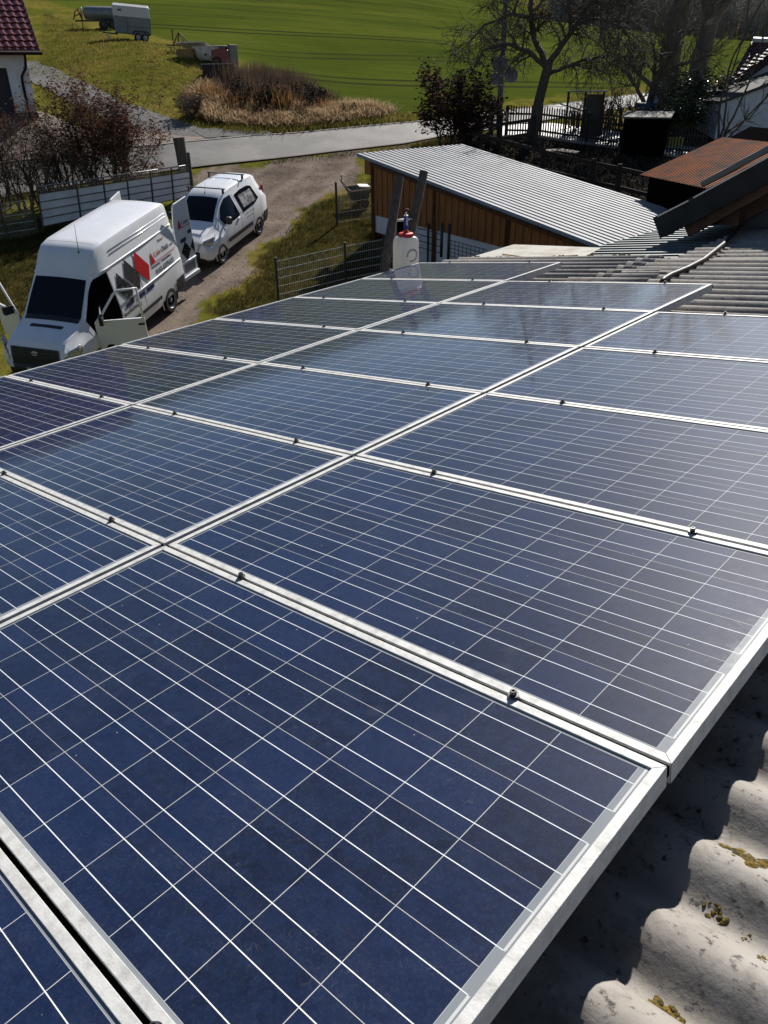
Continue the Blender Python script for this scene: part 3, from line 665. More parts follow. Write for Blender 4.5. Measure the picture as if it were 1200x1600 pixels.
RUNGW = M_('sunlit_rung_tone', (.55, .53, .50), .6, 0, (.42, .40, .37), 12)  # rung colour paled to paint the sun falling on them
L_ = (A1 - A0).length * 5.2
for k in range(3, 22):
    t_ = 1 - (.46 + .255 * (k - 3)) / L_ * 1.0
    if t_ < .05: break
    d = A1 - A0; e = B1 - B0
    pa = (A0 - d * 4.2) + d * 5.2 * t_; pb = (B0 - e * 4.2) + e * 5.2 * t_
    attach(MB().tube([pa, pb], .014, 8).build('rung', RUNGW, smooth=True), lad)

# ------------------------------------------------------------------ timber shed with ribbed metal roof
W1 = G(583, 372); r_ = math.hypot(W1.x, W1.y); botz = P(588, 335, r_).z
def Zp(px, py, z): d = ray(px, py); return CAM + d * ((z - CAMZ) / d.z)
E2 = Zp(760, 378, botz); wd = (E2 - P(588, 335, r_)); wd.z = 0; wd.normalize(); wn_ = Vector((-wd.y, wd.x, 0))
if wn_.y < 0: wn_ = -wn_                # away from the camera
A_ = P(555, 243, r_ * .985)
def onpl(px, py, p, n): d = ray(px, py); return CAM + d * ((p - CAM).dot(n) / d.dot(n))
D_ = onpl(905, 378, A_, wn_); B_ = Zp(722, 228, A_.z)
SHEDMETAL = M_('bright_ribbed_steel', (.30, .31, .32), .65, 0, (.22, .23, .24), 1.2, 6, spec=.15)
BOARDS = M_('orange_brown_boards', (.34, .13, .034), .8, 0, (.19, .070, .020), 3, 6, .4, 20, stretch=(5, 5, .5))
shed = thing('timber_shed', 'orange brown boarded shed under a bright ribbed metal roof', 'shed', W1); bpy.context.view_layer.update()
mb = MB(); corr(mb, A_, (B_ - A_) * -1, (D_ - A_) * 1.25, 0, .207, .04); mb.v = []; mb.f = []
ac = B_ - A_; corr(mb, A_ + (D_ - A_) * 1.25, ac, (D_ - A_) * -1.25, 0, .207, .062, .40)
attach(mb.build('roof', SHEDMETAL, solid=.004), shed)
slope = (D_ - A_); sl_ = slope.z / math.hypot(slope.x, slope.y)
def roofz(p): q = p - A_; q2 = Vector((q.x, q.y, 0)); return A_.z + q2.dot(wd) * sl_
c0 = Vector((W1.x, W1.y, 0)); Ls = 9.6; Dp = (B_ - A_).length - .55
mb = MB(); nb = 64
for k in range(nb):                    # board wall, boards with small gaps and uneven fronts
    t0, t1 = Ls * k / nb, Ls * (k + 1) / nb - .012
    for t_ in (0,):
        p0, p1 = c0 + wd * t0, c0 + wd * t1; j = -wn_ * (.018 * (k % 2) + rnd.uniform(0, .006))
        z0, z1 = roofz(p0) - .30, roofz(p1) - .30
        if z0 < botz + .1: continue
        vs = [Vector((p0.x, p0.y, botz)), Vector((p1.x, p1.y, botz)), Vector((p1.x, p1.y, z1)), Vector((p0.x, p0.y, z0))]
        mb.add([q + j for q in vs] + [q + wn_ * .02 for q in vs], [(0, 1, 2, 3), (7, 6, 5, 4), (0, 4, 5, 1), (1, 5, 6, 2), (2, 6, 7, 3), (3, 7, 4, 0)])
attach(mb.build('board_wall', BOARDS), shed)
mb = MB(); nb2 = 22; hb = P(560, 262, r_).z   # end wall up at the gable corner and the side facing left
for k in range(nb2):
    t0, t1 = Dp * k / nb2, Dp * (k + 1) / nb2 - .012
    p0, p1 = c0 + wn_ * t0 - wd * .03, c0 + wn_ * t1 - wd * .03; j = -wd * (.015 * (k % 2))
    zt_ = roofz(c0) - .06
    vs = [Vector((p0.x, p0.y, W1.z)), Vector((p1.x, p1.y, W1.z)), Vector((p1.x, p1.y, zt_)), Vector((p0.x, p0.y, zt_))]
    mb.add([q + j for q in vs] + [q + wd * .02 for q in vs], [(3, 2, 1, 0), (4, 5, 6, 7), (0, 1, 5, 4), (1, 2, 6, 5), (2, 3, 7, 6), (3, 0, 4, 7)])
attach(mb.build('board_wall', BOARDS), shed)
# boarded soffit box under the high eave
mb = MB(); p0 = c0 - wd * .42 - wn_ * .02
for k in range(5):
    q0 = p0 + wd * (.085 * k); mb.add([Vector((q0.x, q0.y, roofz(q0) - .10)), Vector(((q0 + wd * .075).x, (q0 + wd * .075).y, roofz(q0) - .10)), Vector(((q0 + wd * .075).x, (q0 + wd * .075).y, roofz(c0) - .62)), Vector((q0.x, q0.y, roofz(c0) - .62))], [(3, 2, 1, 0)])
attach(mb.build('eave_boarding', BOARDS, solid=.03), shed)
mb = MB()
for t_, hh in ((.06, 0), (3.4, 0), (6.6, 0)):
    p0 = c0 + wd * t_ - wn_ * .03; mb.beam(Vector((p0.x, p0.y, W1.z - 1.4)), Vector((p0.x, p0.y, roofz(p0) - .12)), .11, .11, (1, 0, 0))
mb.beam(Vector((c0.x, c0.y, roofz(c0) - .28)) - wn_ * .06, Vector(((c0 + wd * Ls).x, (c0 + wd * Ls).y, roofz(c0 + wd * Ls) - .28)) - wn_ * .06, .06, .10)
attach(mb.build('timber_frame', M_('shed_frame_wood', (.12, .05, .018), .85, 0, (.07, .03, .012), 6)), shed)
for a, b_, par in ((.10, 1.15, 'l'), (2.2, 9.4, 'r')):
    mb = MB(); p0, p1 = c0 + wd * a + wn_ * .03, c0 + wd * b_ + wn_ * .03
    zz0, zz1 = W1.z - (.0 if par == 'l' else .9), botz + .02
    zz0 = zz1 - .55 if par == 'l' else zz1 - 1.6
    vs = [Vector((p0.x, p0.y, zz0)), Vector((p1.x, p1.y, zz0)), Vector((p1.x, p1.y, zz1)), Vector((p0.x, p0.y, zz1))]
    mb.add(vs + [q + wn_ * .15 for q in vs], [(0, 1, 2, 3), (7, 6, 5, 4), (0, 4, 5, 1), (1, 5, 6, 2), (2, 6, 7, 3), (3, 7, 4, 0)])
    attach(mb.build('white_base_wall', WALLWHITE), shed)
bp_ = c0 + wd * 9.6
mb = MB(); vs = []
for p0, zt_ in ((c0 + wn_ * .6, roofz(c0) - .1), (c0 + wd * Ls + wn_ * .6, roofz(bp_) - .1)):
    vs += [Vector((p0.x, p0.y, zt_)), Vector((p0.x, p0.y, 0))]
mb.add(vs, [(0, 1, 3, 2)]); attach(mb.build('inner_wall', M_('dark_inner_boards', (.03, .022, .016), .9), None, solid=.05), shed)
# metal gate in front of its base
gt = thing('stall_gate', 'black tubular stall gate in front of the white shed base', 'gate', G(690, 408)); bpy.context.view_layer.update()
gb = onpl(690, 402, A_ - wn_ * .3, wn_)
for t_ in (-.02, .30, -1.55):
    p0 = gb + wd * t_; attach(MB().tube([p0, p0 + Vector((0, 0, .9)) if t_ > -1 else p0 + Vector((0, 0, .8))], .04, 8).build('post', DARKSTEEL, smooth=True), gt)
mb = MB()
for h in (.1, .27, .44, .6): mb.tube([gb + wd * -1.55 + Vector((0, 0, h)), gb + Vector((0, 0, h))], .013, 6)
for h in (.1, .2, .3, .4, .5): mb.tube([gb + wd * .3 + Vector((0, 0, h)), gb + wd * 1.9 + Vector((0, 0, h))], .01, 6)
for k in range(9): mb.tube([gb + wd * (.4 + .17 * k) + Vector((0, 0, .05)), gb + wd * (.4 + .17 * k) + Vector((0, 0, .52))], .008, 5)
attach(mb.build('bars', DARKSTEEL, smooth=True), gt)

# ------------------------------------------------------------------ fences near the barn
WIRE = M_('fence_wire_grey', (.60, .62, .60), .4, .5)
GREENPOST = M_('dark_fence_post', (.022, .026, .026), .5)
mf = thing('mesh_fence', 'dark post wire mesh fence along the grass below the barn eave', 'fence', G(436, 478)); bpy.context.view_layer.update()
pb = [G(436, 478), G(541, 452), G(600, 440), G(668, 420)]
for p0 in pb:
    mb = MB(); mb.box(p0 + Vector((0, 0, .62)), (.06, .06, 1.30)); mb.box(p0 + Vector((0, 0, 1.28)), (.066, .066, .03)); attach(mb.build('post', GREENPOST, bevel=.006), mf)
for a, b_ in zip(pb[:-1], pb[1:]):
    mb = MB(); n = int((b_ - a).length / .06)
    for h in (.08, .30, .52, .74, .96, 1.18): mb.tube([a + Vector((0, 0, h)), b_ + Vector((0, 0, h))], .0085, 4)
    for k in range(1, n):
        p0 = a + (b_ - a) * k / n; mb.tube([p0 + Vector((0, 0, .05)), p0 + Vector((0, 0, 1.22))], .0026, 3, False)
    attach(mb.build('mesh_panel', WIRE), mf)
wf = thing('wire_fence', 'single dark post with fine wire netting running to the timber shed', 'fence', G(527, 352)); bpy.context.view_layer.update()
p0 = G(527, 352); p1 = G(580, 344)
attach(MB().box(p0 + Vector((0, 0, .68)), (.075, .075, 1.40)).build('post', GREENPOST, bevel=.008), wf)
mb = MB()
for h in (.1, .4, .7, 1.0, 1.22): mb.tube([p0 + Vector((0, 0, h)), p1 + Vector((0, 0, h))], .004, 4)
for k in range(1, 26): q = p0 + (p1 - p0) * k / 26; mb.tube([q + Vector((0, 0, .05)), q + Vector((0, 0, 1.2))], .002, 3, False)
attach(mb.build('netting', WIRE), wf)
hcp = G(561, 322)
hc = thing('garden_cart', 'small dark two wheeled garden cart parked at the shed corner', 'cart', on_ground(hcp, R(20)))
mb = MB(); mb.slab([(-.38, -.26, .62), (.38, -.26, .62), (.38, .26, .62), (-.38, .26, .62)], .03); mb.v = []; mb.f = []
rings = [[Vector((x * s_, y * s_, z)) for x, y in rrect(.40, .28, .05, 3)] for z, s_ in ((.25, .72), (.30, .80), (.62, 1), (.66, 1.05), (.66, .98), (.32, .76))]
mb.grid([list(q) + [q[0]] for q in rings]); mb.add(rings[-1], [tuple(range(len(rings[0])))]); mb.build('tub', M_('dark_green_tub', (.012, .022, .020), .5), hc, auto=40)
mb = MB(); mb.tube([(-.36, -.2, .5), (-.62, -.2, .95), (-.62, .2, .95), (-.36, .2, .5)], .018, 6); mb.tube([(-.62, 0, .95), (-.60, 0, 1.12), (-.55, .1, 1.15)], .018, 6); mb.build('handle', DARKSTEEL, hc, smooth=True)
mb = MB(); mb.prism([(x, y) for x, y in rrect(.20, .17, .05, 3)], .05, Matrix.Translation((.18, 0, .66)) @ Matrix.Rotation(R(8), 4, 'Y')); mb.build('cover', M_('white_lid', (.7, .7, .7), .5), hc, bevel=.008)
def wheel(par, x, y, z, rad, wdt, rim=RIM, spokes=5, side=1):
    M4 = Matrix.Translation((x, y, z)) @ Matrix.Rotation(R(-90 * side), 4, 'X'); h = wdt / 2
    mb = MB(); mb.lathe([(rad * .62, -h), (rad * .92, -h), (rad * .985, -h * .7), (rad, -h * .3), (rad, h * .3), (rad * .985, h * .7), (rad * .92, h), (rad * .66, h), (rad * .62, h * .8)], 28, M4)
    t_ = mb.build('tyre', RUBBER, par, auto=45)
    mb = MB(); mb.lathe([(rad * .66, h * .97), (rad * .62, h * .9), (rad * .56, h * .55), (rad * .30, h * .62), (rad * .20, h * .78), (rad * .14, h * .9), (0, h * .9)], 28, M4)
    for k in range(spokes):
        a = 2 * math.pi * k / spokes; mb.box(M4 @ Vector((rad * .42 * math.cos(a), rad * .42 * math.sin(a), h * .62)), (rad * .34, rad * .12, h * .18), (M4.to_3x3() @ Matrix.Rotation(a, 3, 'Z')))
    r2 = mb.build('rim', rim, par, auto=40); r2.parent = t_; return t_
for s_ in (-1, 1): wheel(hc, .12, .30 * s_, .17, .17, .07, PLASTIC, 5, s_)

# ------------------------------------------------------------------ lettering
def text_mesh(name, body, size, material, parent, loc, rot, depth=.002, sx=1.0, shear=0.0):
    cu = bpy.data.curves.new('lettering', 'FONT'); cu.body = body; cu.size = size; cu.extrude = depth; cu.shear = shear; cu.resolution_u = 2
    tmp = bpy.data.objects.new('lettering', cu); COL.objects.link(tmp)
    dg = bpy.context.evaluated_depsgraph_get(); me = bpy.data.meshes.new_from_object(tmp.evaluated_get(dg))
    bpy.data.objects.remove(tmp); bpy.data.curves.remove(cu)
    o = bpy.data.objects.new(name, me); COL.objects.link(o); me.materials.clear(); me.materials.append(material)
    o.parent = parent; o.matrix_parent_inverse = Matrix.Identity(4)
    o.matrix_local = Matrix.Translation(loc) @ rot @ Matrix.Diagonal((sx, 1, 1, 1)); return o
INKBLACK = M_('black_vinyl', (.012, .012, .014), .45); INKRED = M_('red_vinyl', (.42, .008, .012), .4); INKBLUE = M_('navy_vinyl', (.02, .03, .10), .4); INKORANGE = M_('orange_vinyl', (.45, .12, .02), .4)
INKGREY = M_('grey_vinyl', (.20, .20, .21), .5); TILEPRINT = M_('tile_print_vinyl', (.012, .012, .013), .5, 0, (.16, .16, .155), 22, 3, lo=.55, hi=.62, spec=.08)
SLATPRINT = M_('slat_print_vinyl', (.02, .02, .022), .5, 0, (.06, .057, .054), 3, 3, stretch=(2, 1, 14), spec=.08)

# ------------------------------------------------------------------ vans
def loft_body(stations):
    """half sections lofted along x; returns (mesh builder, surface sampler)"""
    ST = []
    for x, zb, zt, hb, hw, ht, r in stations:
        zbelt = min(1.10, zb + (zt - zb) * .62); zs = zbelt + .62 * (zt - r - zbelt); hs = hw + (ht - hw) * .62
        half = [(0, zb), (hb, zb), (hw - .03, zb + .06), (hw, zb + .22 * (zbelt - zb) + .05), (hw, zbelt), (hs, zs), (ht, zt - r), (ht - r * .28, zt - r * .30), (ht - r, zt), (ht * .5, zt + .012), (0, zt + .02)]
        ST.append([Vector((x, y, z)) for y, z in half])
    n = len(ST[0]); full = [s_ + [Vector((q.x, -q.y, q.z)) for q in s_[-2:0:-1]] for s_ in ST]
    mb = MB(); mb.grid([f_ + [f_[0]] for f_ in full])
    mb.add(full[0], [tuple(range(len(full[0])))]); mb.add(full[-1], [tuple(range(len(full[0]) - 1, -1, -1))])
    xs = [s_[0] for s_ in stations]
    def samp(x, j, side=1):            # point on the surface at station x, section parameter j
        i = 0
        while i < len(xs) - 2 and x < xs[i + 1]: i += 1
        t_ = (xs[i] - x) / (xs[i] - xs[i + 1]); j0 = min(int(j), n - 2); f_ = j - j0
        a = ST[i][j0].lerp(ST[i][j0 + 1], f_); b = ST[i + 1][j0].lerp(ST[i + 1][j0 + 1], f_); q = a.lerp(b, t_)
        return Vector((q.x, q.y * side, q.z))
    def at_z(x, z, side=1):            # side wall point of given height
        lo, hi = 2.0, 7.0
        for _ in range(24):
            m_ = (lo + hi) / 2
            if samp(x, m_).z < z: lo = m_
            else: hi = m_
        return samp(x, lo, side)
    return mb, samp, at_z
def side_patch(at_z, poly_top, poly_bot, side, off=.004, n=8):
    """a strip on the side wall between an upper and a lower line of (x, z) points"""
    n = max(n, 14); T, B = resample(poly_top, n), resample(poly_bot, n); rows = []
    for k in [q / 10 for q in range(11)]:
        rows.append([at_z(T[i, 0] * (1 - k) + B[i, 0] * k, T[i, 1] * (1 - k) + B[i, 1] * k, side) + Vector((0, (off + .006) * side, 0)) for i in range(n)])
    mb = MB(); mb.grid(rows if side > 0 else rows[::-1]); return mb
def arch(body_parent, x, y, z, rad, side, paint):
    M4 = Matrix.Translation((x, y, z)) @ Matrix.Rotation(R(-90 * side), 4, 'X')
    mb = MB(); pts = [(rad * math.cos(R(a)), rad * math.sin(R(a))) for a in range(-20, 201, 10)]
    mb.prism([(p_, -q) for p_, q in pts] if side > 0 else [(p_, q) for p_, q in pts], .006, M4)
    mb.build('wheel_arch_shade', SHADOWIN, body_parent)  # black disc on the body paints the shade around the wheel
    mb = MB(); mb.tube([M4 @ Vector((p_ * 1.03, (-q if side > 0 else q) * 1.03, 0)) for p_, q in pts], .016, 8); mb.build('arch_lip', paint, body_parent, smooth=True)
HEADL = M_('headlamp_glass', (.30, .32, .34), .12, .4, (.55, .57, .60), 18, 3, coat=1)

vr = math.radians(-104.7); vp = G(272, 487)
hx, hy = math.cos(vr), math.sin(vr)
v0 = Vector((vp.x + 4.66 * hx + 1.0 * hy, vp.y + 4.66 * hy - 1.0 * hx, 0)); v0.z = hz(v0.x - 2.8 * hx, v0.y - 2.8 * hy)
vm = on_ground(Vector((v0.x - 2.8 * hx, v0.y - 2.8 * hy, v0.z)), vr) @ Matrix.Translation((2.8, 0, 0)) @ Matrix.Translation((-4.68, 0, 0)) @ Matrix.Diagonal((.96, 1, 1, 1)) @ Matrix.Translation((4.68, 0, 0))
van = thing('high_roof_van', 'white high roof van with its cab and rear doors open, lettered and with red and dark diamonds', 'van', vm)
van['label'] = 'white high roof van with open doors, red diamond and phone number on its side'
ST = [(0.0, .42, .74, .55, .78, .74, .05), (-.06, .33, .98, .72, .88, .76, .08), (-.20, .30, 1.10, .80, .95, .74, .10), (-.55, .30, 1.19, .85, .98, .77, .10), (-.95, .30, 1.29, .86, .985, .80, .09),
      (-1.30, .30, 1.66, .86, .985, .775, .09), (-1.66, .30, 2.02, .86, .985, .745, .10), (-1.84, .30, 2.25, .86, .985, .735, .13), (-1.98, .30, 2.44, .86, .985, .735, .15), (-2.18, .30, 2.56, .86, .985, .74, .13), (-2.5, .30, 2.60, .86, .985, .75, .10),
      (-3.6, .30, 2.615, .86, .985, .755, .10), (-5.0, .30, 2.61, .86, .985, .755, .10), (-5.52, .30, 2.59, .86, .975, .745, .10), (-5.64, .32, 2.56, .84, .96, .73, .10)]
bodymb, vs_, vz_ = loft_body(ST)
vb = bodymb.build('body', WHITEPAINT, van, auto=38)
# windscreen
rows = []
for k in range(7):
    x = -.985 - (1.63 - .985) * k / 6; rows.append([vs_(x, 8.0 - .0, -1) + Vector((.004, 0, .006))] + [vs_(x, j, -1) + Vector((.004, 0, .006)) for j in (8.6, 9.3, 10)] + [vs_(x, j, 1) + Vector((.004, 0, .006)) for j in (9.3, 8.6, 8.0)])
MB().grid(rows).build('windscreen', GLASSDARK, van, smooth=True)
mb = MB(); mb.grid([[vs_(x, j, sd) + Vector((.006, 0, .008)) for j, sd in ((8.05, -1), (9, -1), (10, 1), (9, 1), (8.05, 1))] for x in (-.86, -.985)]); mb.build('wiper_cowl', PLASTIC, van, smooth=True)
# bonnet intake slot, grille, bumper, lamps, plate
mb = MB(); mb.grid([[vs_(x, j, sd) + Vector((0, 0, .006)) for j, sd in ((8.9, -1), (9.5, -1), (10, 1), (9.5, 1), (8.9, 1))] for x in (-.60, -.70)]); mb.build('bonnet_slot', PLASTIC, van)
mb = MB(); mb.grid([[Vector((xx + .01, y, z)) for y in (-.60, -.3, 0, .3, .60)] for xx, z in ((-.045, .98), (.012, .76), (.02, .60))]); g = mb.build('grille', PLASTIC, van, solid=.02)
for z, xx in ((.93, -.02), (.86, .0), (.79, .018)): MB().box((xx + .02, 0, z), (.02, 1.1, .018)).build('grille_bar', DARKSTEEL, g)
mb = MB()
mb.lathe([(0, .008), (.085, .008), (.085, 0)], 24, Matrix.Translation((.012, 0, .87)) @ Matrix.Rotation(R(72), 4, 'Y') @ Matrix.Diagonal((.62, 1, 1, 1))); mb.build('badge', RIM, g)
mb = MB(); mb.prism([(-.86, 0), (.86, 0), (.80, .11), (.55, .13), (-.55, .13), (-.80, .11)], .20, Matrix(((0, 0, 0 + 0, 0), (1, 0, 0, 0), (0, 1, 0, 0), (0, 0, 0, 1)))); mb.v = []; mb.f = []
pts = [(-.95, -.35), (-.82, -.04), (-.5, .045), (0, .07), (.5, .045), (.82, -.04), (.95, -.35)]
mb.grid([[Vector((x, y, z)) for y, x in pts] for z in (.30, .44, .60)]); bmp = mb.build('bumper', PLASTIC, van, smooth=True, solid=.03)
mb = MB(); mb.box((.075, 0, .46), (.012, .52, .115)); pl_ = mb.build('number_plate', M_('plate_white', (.6, .6, .6), .5), bmp)
for s_ in (-1, 1):
    q = [(-.03, .60), (-.05, .93), (-.34, 1.06), (-.50, 1.12), (-.36, .92), (-.22, .70)]
    mb = MB(); rows = []
    for z0, z1, x in ((.66, .88, -.03), (.68, .96, -.12), (.74, 1.02, -.26), (.86, 1.06, -.42)):
        rows.append([Vector((x + .03, s_ * (.66 + .30 * min(1, (-x) / .30) + .012 * k), z0 + (z1 - z0) * k / 3 - 0.0)) for k in range(4)])
    mb.grid(rows if s_ > 0 else rows[::-1]); mb.build('headlamp', HEADL, van, smooth=True, solid=.02)
# black patches painting the shade inside the cab openings, and front doors swung open
for s_ in (-1, 1):
    side_patch(vz_, [(-1.02, 1.28), (-1.45, 1.78), (-1.70, 1.98), (-2.20, 2.00)], [(-1.06, .52), (-1.4, .42), (-1.8, .42), (-2.20, .44)], s_, .006, 14).build('door_opening_shade', SHADOWIN, van)
    hinge = Matrix.Translation((-1.03, s_ * 1.0, 0)) @ Matrix.Rotation(R(-62 * s_), 4, 'Z')
    outer = [(0, .48), (0, 1.25), (-.18, 1.42), (-.52, 1.86), (-.62, 1.95), (-1.08, 1.97), (-1.12, 1.3), (-1.12, .46), (-.7, .44), (-.48, .66), (-.2, .70)]
    win = [(-.16, 1.30), (-.56, 1.83), (-.64, 1.90), (-1.03, 1.92), (-1.05, 1.28)]
    MD = hinge @ Matrix(((1, 0, 0, 0), (0, 0, 1 if s_ < 0 else -1, 0), (0, 1, 0, 0), (0, 0, 0, 1)))
    lower = [(0, .48), (0, 1.25), (-.14, 1.28), (-1.12, 1.26), (-1.12, .46), (-.7, .44), (-.48, .66), (-.2, .70)]
    mb = MB(); mb.prism(lower, .06, MD)
    dr = mb.build('front_door', WHITEPAINT, van, bevel=.012)
    mb = MB(); fr_ = [(-.03, 1.24), (-.20, 1.42), (-.54, 1.86), (-.64, 1.945), (-1.07, 1.96), (-1.09, 1.26)]
    mb.tube([MD @ Vector((x, z, .03)) for x, z in fr_], .028, 6); mb.build('window_frame', WHITEPAINT, dr, smooth=True)
    mb = MB(); mb.add([MD @ Vector((x, z, .03)) for x, z in [(-.08, 1.27)] + win], [tuple(range(6))])
    WG, t, b = new_mat('door_window_glass'); b.inputs['Base Color'].default_value = (.5, .55, .55, 1); b.inputs['Transmission Weight'].default_value = 1; b.inputs['Roughness'].default_value = 0; b.inputs['IOR'].default_value = 1.05; b.inputs['Alpha'].default_value = .45
    mb.build('window', WG, dr)
    mb = MB(); mb.prism([(-.10, .62), (-.06, 1.2), (-1.04, 1.2), (-1.04, .55), (-.7, .55), (-.48, .72)], .012, MD @ Matrix.Translation((0, 0, .060))); mb.build('inner_trim', PLASTIC, dr)
    mc = MD @ Vector((-.22, 1.34, -.10)); MB().prism(rrect(.10, .14, .05), .09, Matrix.Translation(mc) @ hinge.to_3x3().to_4x4() @ Matrix.Rotation(R(90), 4, 'Y')).build('wing_mirror', PLASTIC, dr, bevel=.02)
    MB().box(MD @ Vector((-1.03, 1.12, -.006)), (.14, .03, .04), hinge.to_3x3()).build('handle', PLASTIC, dr)
    # flank details
    mb = MB(); a = [vz_(x, 1.16, s_) + Vector((0, .012 * s_, 0)) for x in (-2.26, -3.4, -4.6, -5.58)]; mb.tube(a, .016, 6); mb.build('belt_ridge', WHITEPAINT, vb, smooth=True)
    for z in (2.28, 2.36):
        mb = MB(); a = [vz_(x, z, s_) + Vector((0, -.004 * s_, 0)) for x in (-2.55, -4.0, -5.48)]; mb.tube(a, .016, 8); mb.build('roof_rib', WHITEPAINT, vb, smooth=True)
    mb = MB(); a = [vz_(x, 2.05, s_) + Vector((0, .008 * s_, 0)) for x in (-1.75, -2.2, -4.0, -5.6)]; mb.tube(a, .022, 6); mb.build('roof_seam', WHITEPAINT, vb, smooth=True)
    GAP = M_('panel_gap', (.16, .165, .17), .8)
    for x in (-2.24, -3.42):
        mb = MB(); a = [vz_(x, z, s_) + Vector((0, .002 * s_, 0)) for z in (.45, .8, 1.1, 1.5, 1.8, 2.02)]; mb.tube(a, .0055, 4); mb.build('panel_gap', GAP, vb)
    side_patch(vz_, [(-2.3, .66), (-4.2, .66)], [(-2.3, .58), (-4.2, .58)], s_, .012, 6).build('rub_strip', PLASTIC, van, solid=.008)
    side_patch(vz_, [(-5.1, .72), (-5.62, .74)], [(-5.1, .36), (-5.62, .36)], s_, .014, 6).build('rear_bumper', PLASTIC, van)
    for x in (-.93, -4.68):
        arch(vb, x, s_ * .962, .36, .43, s_, WHITEPAINT); wheel(van, x, s_ * .885, .335, .335, .22, RIM, 6, s_)
# recessed side panels (raised borders), lettering and diamonds on the left flank and the rear door
def flank(x, z, off=.010): return vz_(x, z, 1) + Vector((0, off, 0))
def flank_rot(x, z):
    a, b, c = flank(x, z), flank(x - .2, z), flank(x, z + .1); ex = (b - a).normalized(); ey = (c - a); ey = (ey - ex * ey.dot(ex)).normalized(); ez = ex.cross(ey)
    return Matrix((ex, ey, ez)).transposed().to_4x4()
def flank_poly(name, pts, mat_, off=.008):
    mb = MB(); n = 10; (a, b, c, d) = pts; rows = []; off += .006
    for i in range(n + 1):
        row = []
        for k in range(n + 1):
            u, v = i / n, k / n; x = (a[0] * (1 - u) + b[0] * u) * (1 - v) + (d[0] * (1 - u) + c[0] * u) * v; z = (a[1] * (1 - u) + b[1] * u) * (1 - v) + (d[1] * (1 - u) + c[1] * u) * v
            row.append(flank(x, z, off))
        rows.append(row)
    mb.grid(rows); return mb.build(name, mat_, vb)
def dia(cx_, cz_, w_, h_): return [(cx_ + .32, cz_ + .05), (cx_ + .13, cz_ + .44), (cx_ - .32, cz_ - .06), (cx_ - .12, cz_ - .42)]
flank_poly('tile_diamond', dia(-2.66, 1.42, .36, .42), TILEPRINT); flank_poly('slat_diamond', dia(-3.14, 1.58, .36, .42), SLATPRINT, .010); flank_poly('red_diamond', dia(-3.66, 1.60, .36, .42), INKRED, .012)
def ftext(name, body, x, z, size, mat_, sx=1.0, shear=0): return text_mesh(name, body, size, mat_, vb, flank(x, z, .006), flank_rot(x, z), .0015, sx, shear)
tri = MB(); a, b, c = flank(-4.10, 1.50, .01), flank(-4.34, 1.50, .01), flank(-4.22, 1.78, .01); tri.add([a, b, c], [(0, 1, 2)]); tri.build('logo_triangle', INKRED, vb)
ftext('logo_lettering', 'Color', -4.36, 1.60, .17, INKORANGE); ftext('logo_lettering', '-Dach', -4.78, 1.60, .17, INKBLACK); ftext('logo_lettering', '.com', -5.24, 1.60, .10, INKGREY)
flank_poly('logo_line', [(-4.06, 1.485), (-4.06, 1.50), (-5.48, 1.50), (-5.48, 1.485)], INKRED)
ftext('tagline_lettering', 'Dachsanierung  -  Dachbeschichtung', -4.08, 1.40, .072, INKBLACK, 1.05)
ftext('phone_lettering', '0163-6375632', -4.20, 1.20, .185, INKBLACK, .98)
ftext('tagline_lettering', 'beschichtung', -2.30, .83, .17, INKBLACK)
ftext('upper_lettering', 'Meister', -4.75, 1.86, .10, M_('pale_red_vinyl', (.45, .22, .2), .5), 1)
for x, z in ((-3.02, 1.08), (-3.52, 1.08), (-2.45, 1.08)): flank_poly('label_plate', [(x, z - .09), (x, z + .01), (x - .42, z + .01), (x - .42, z - .09)], INKBLUE, .004)
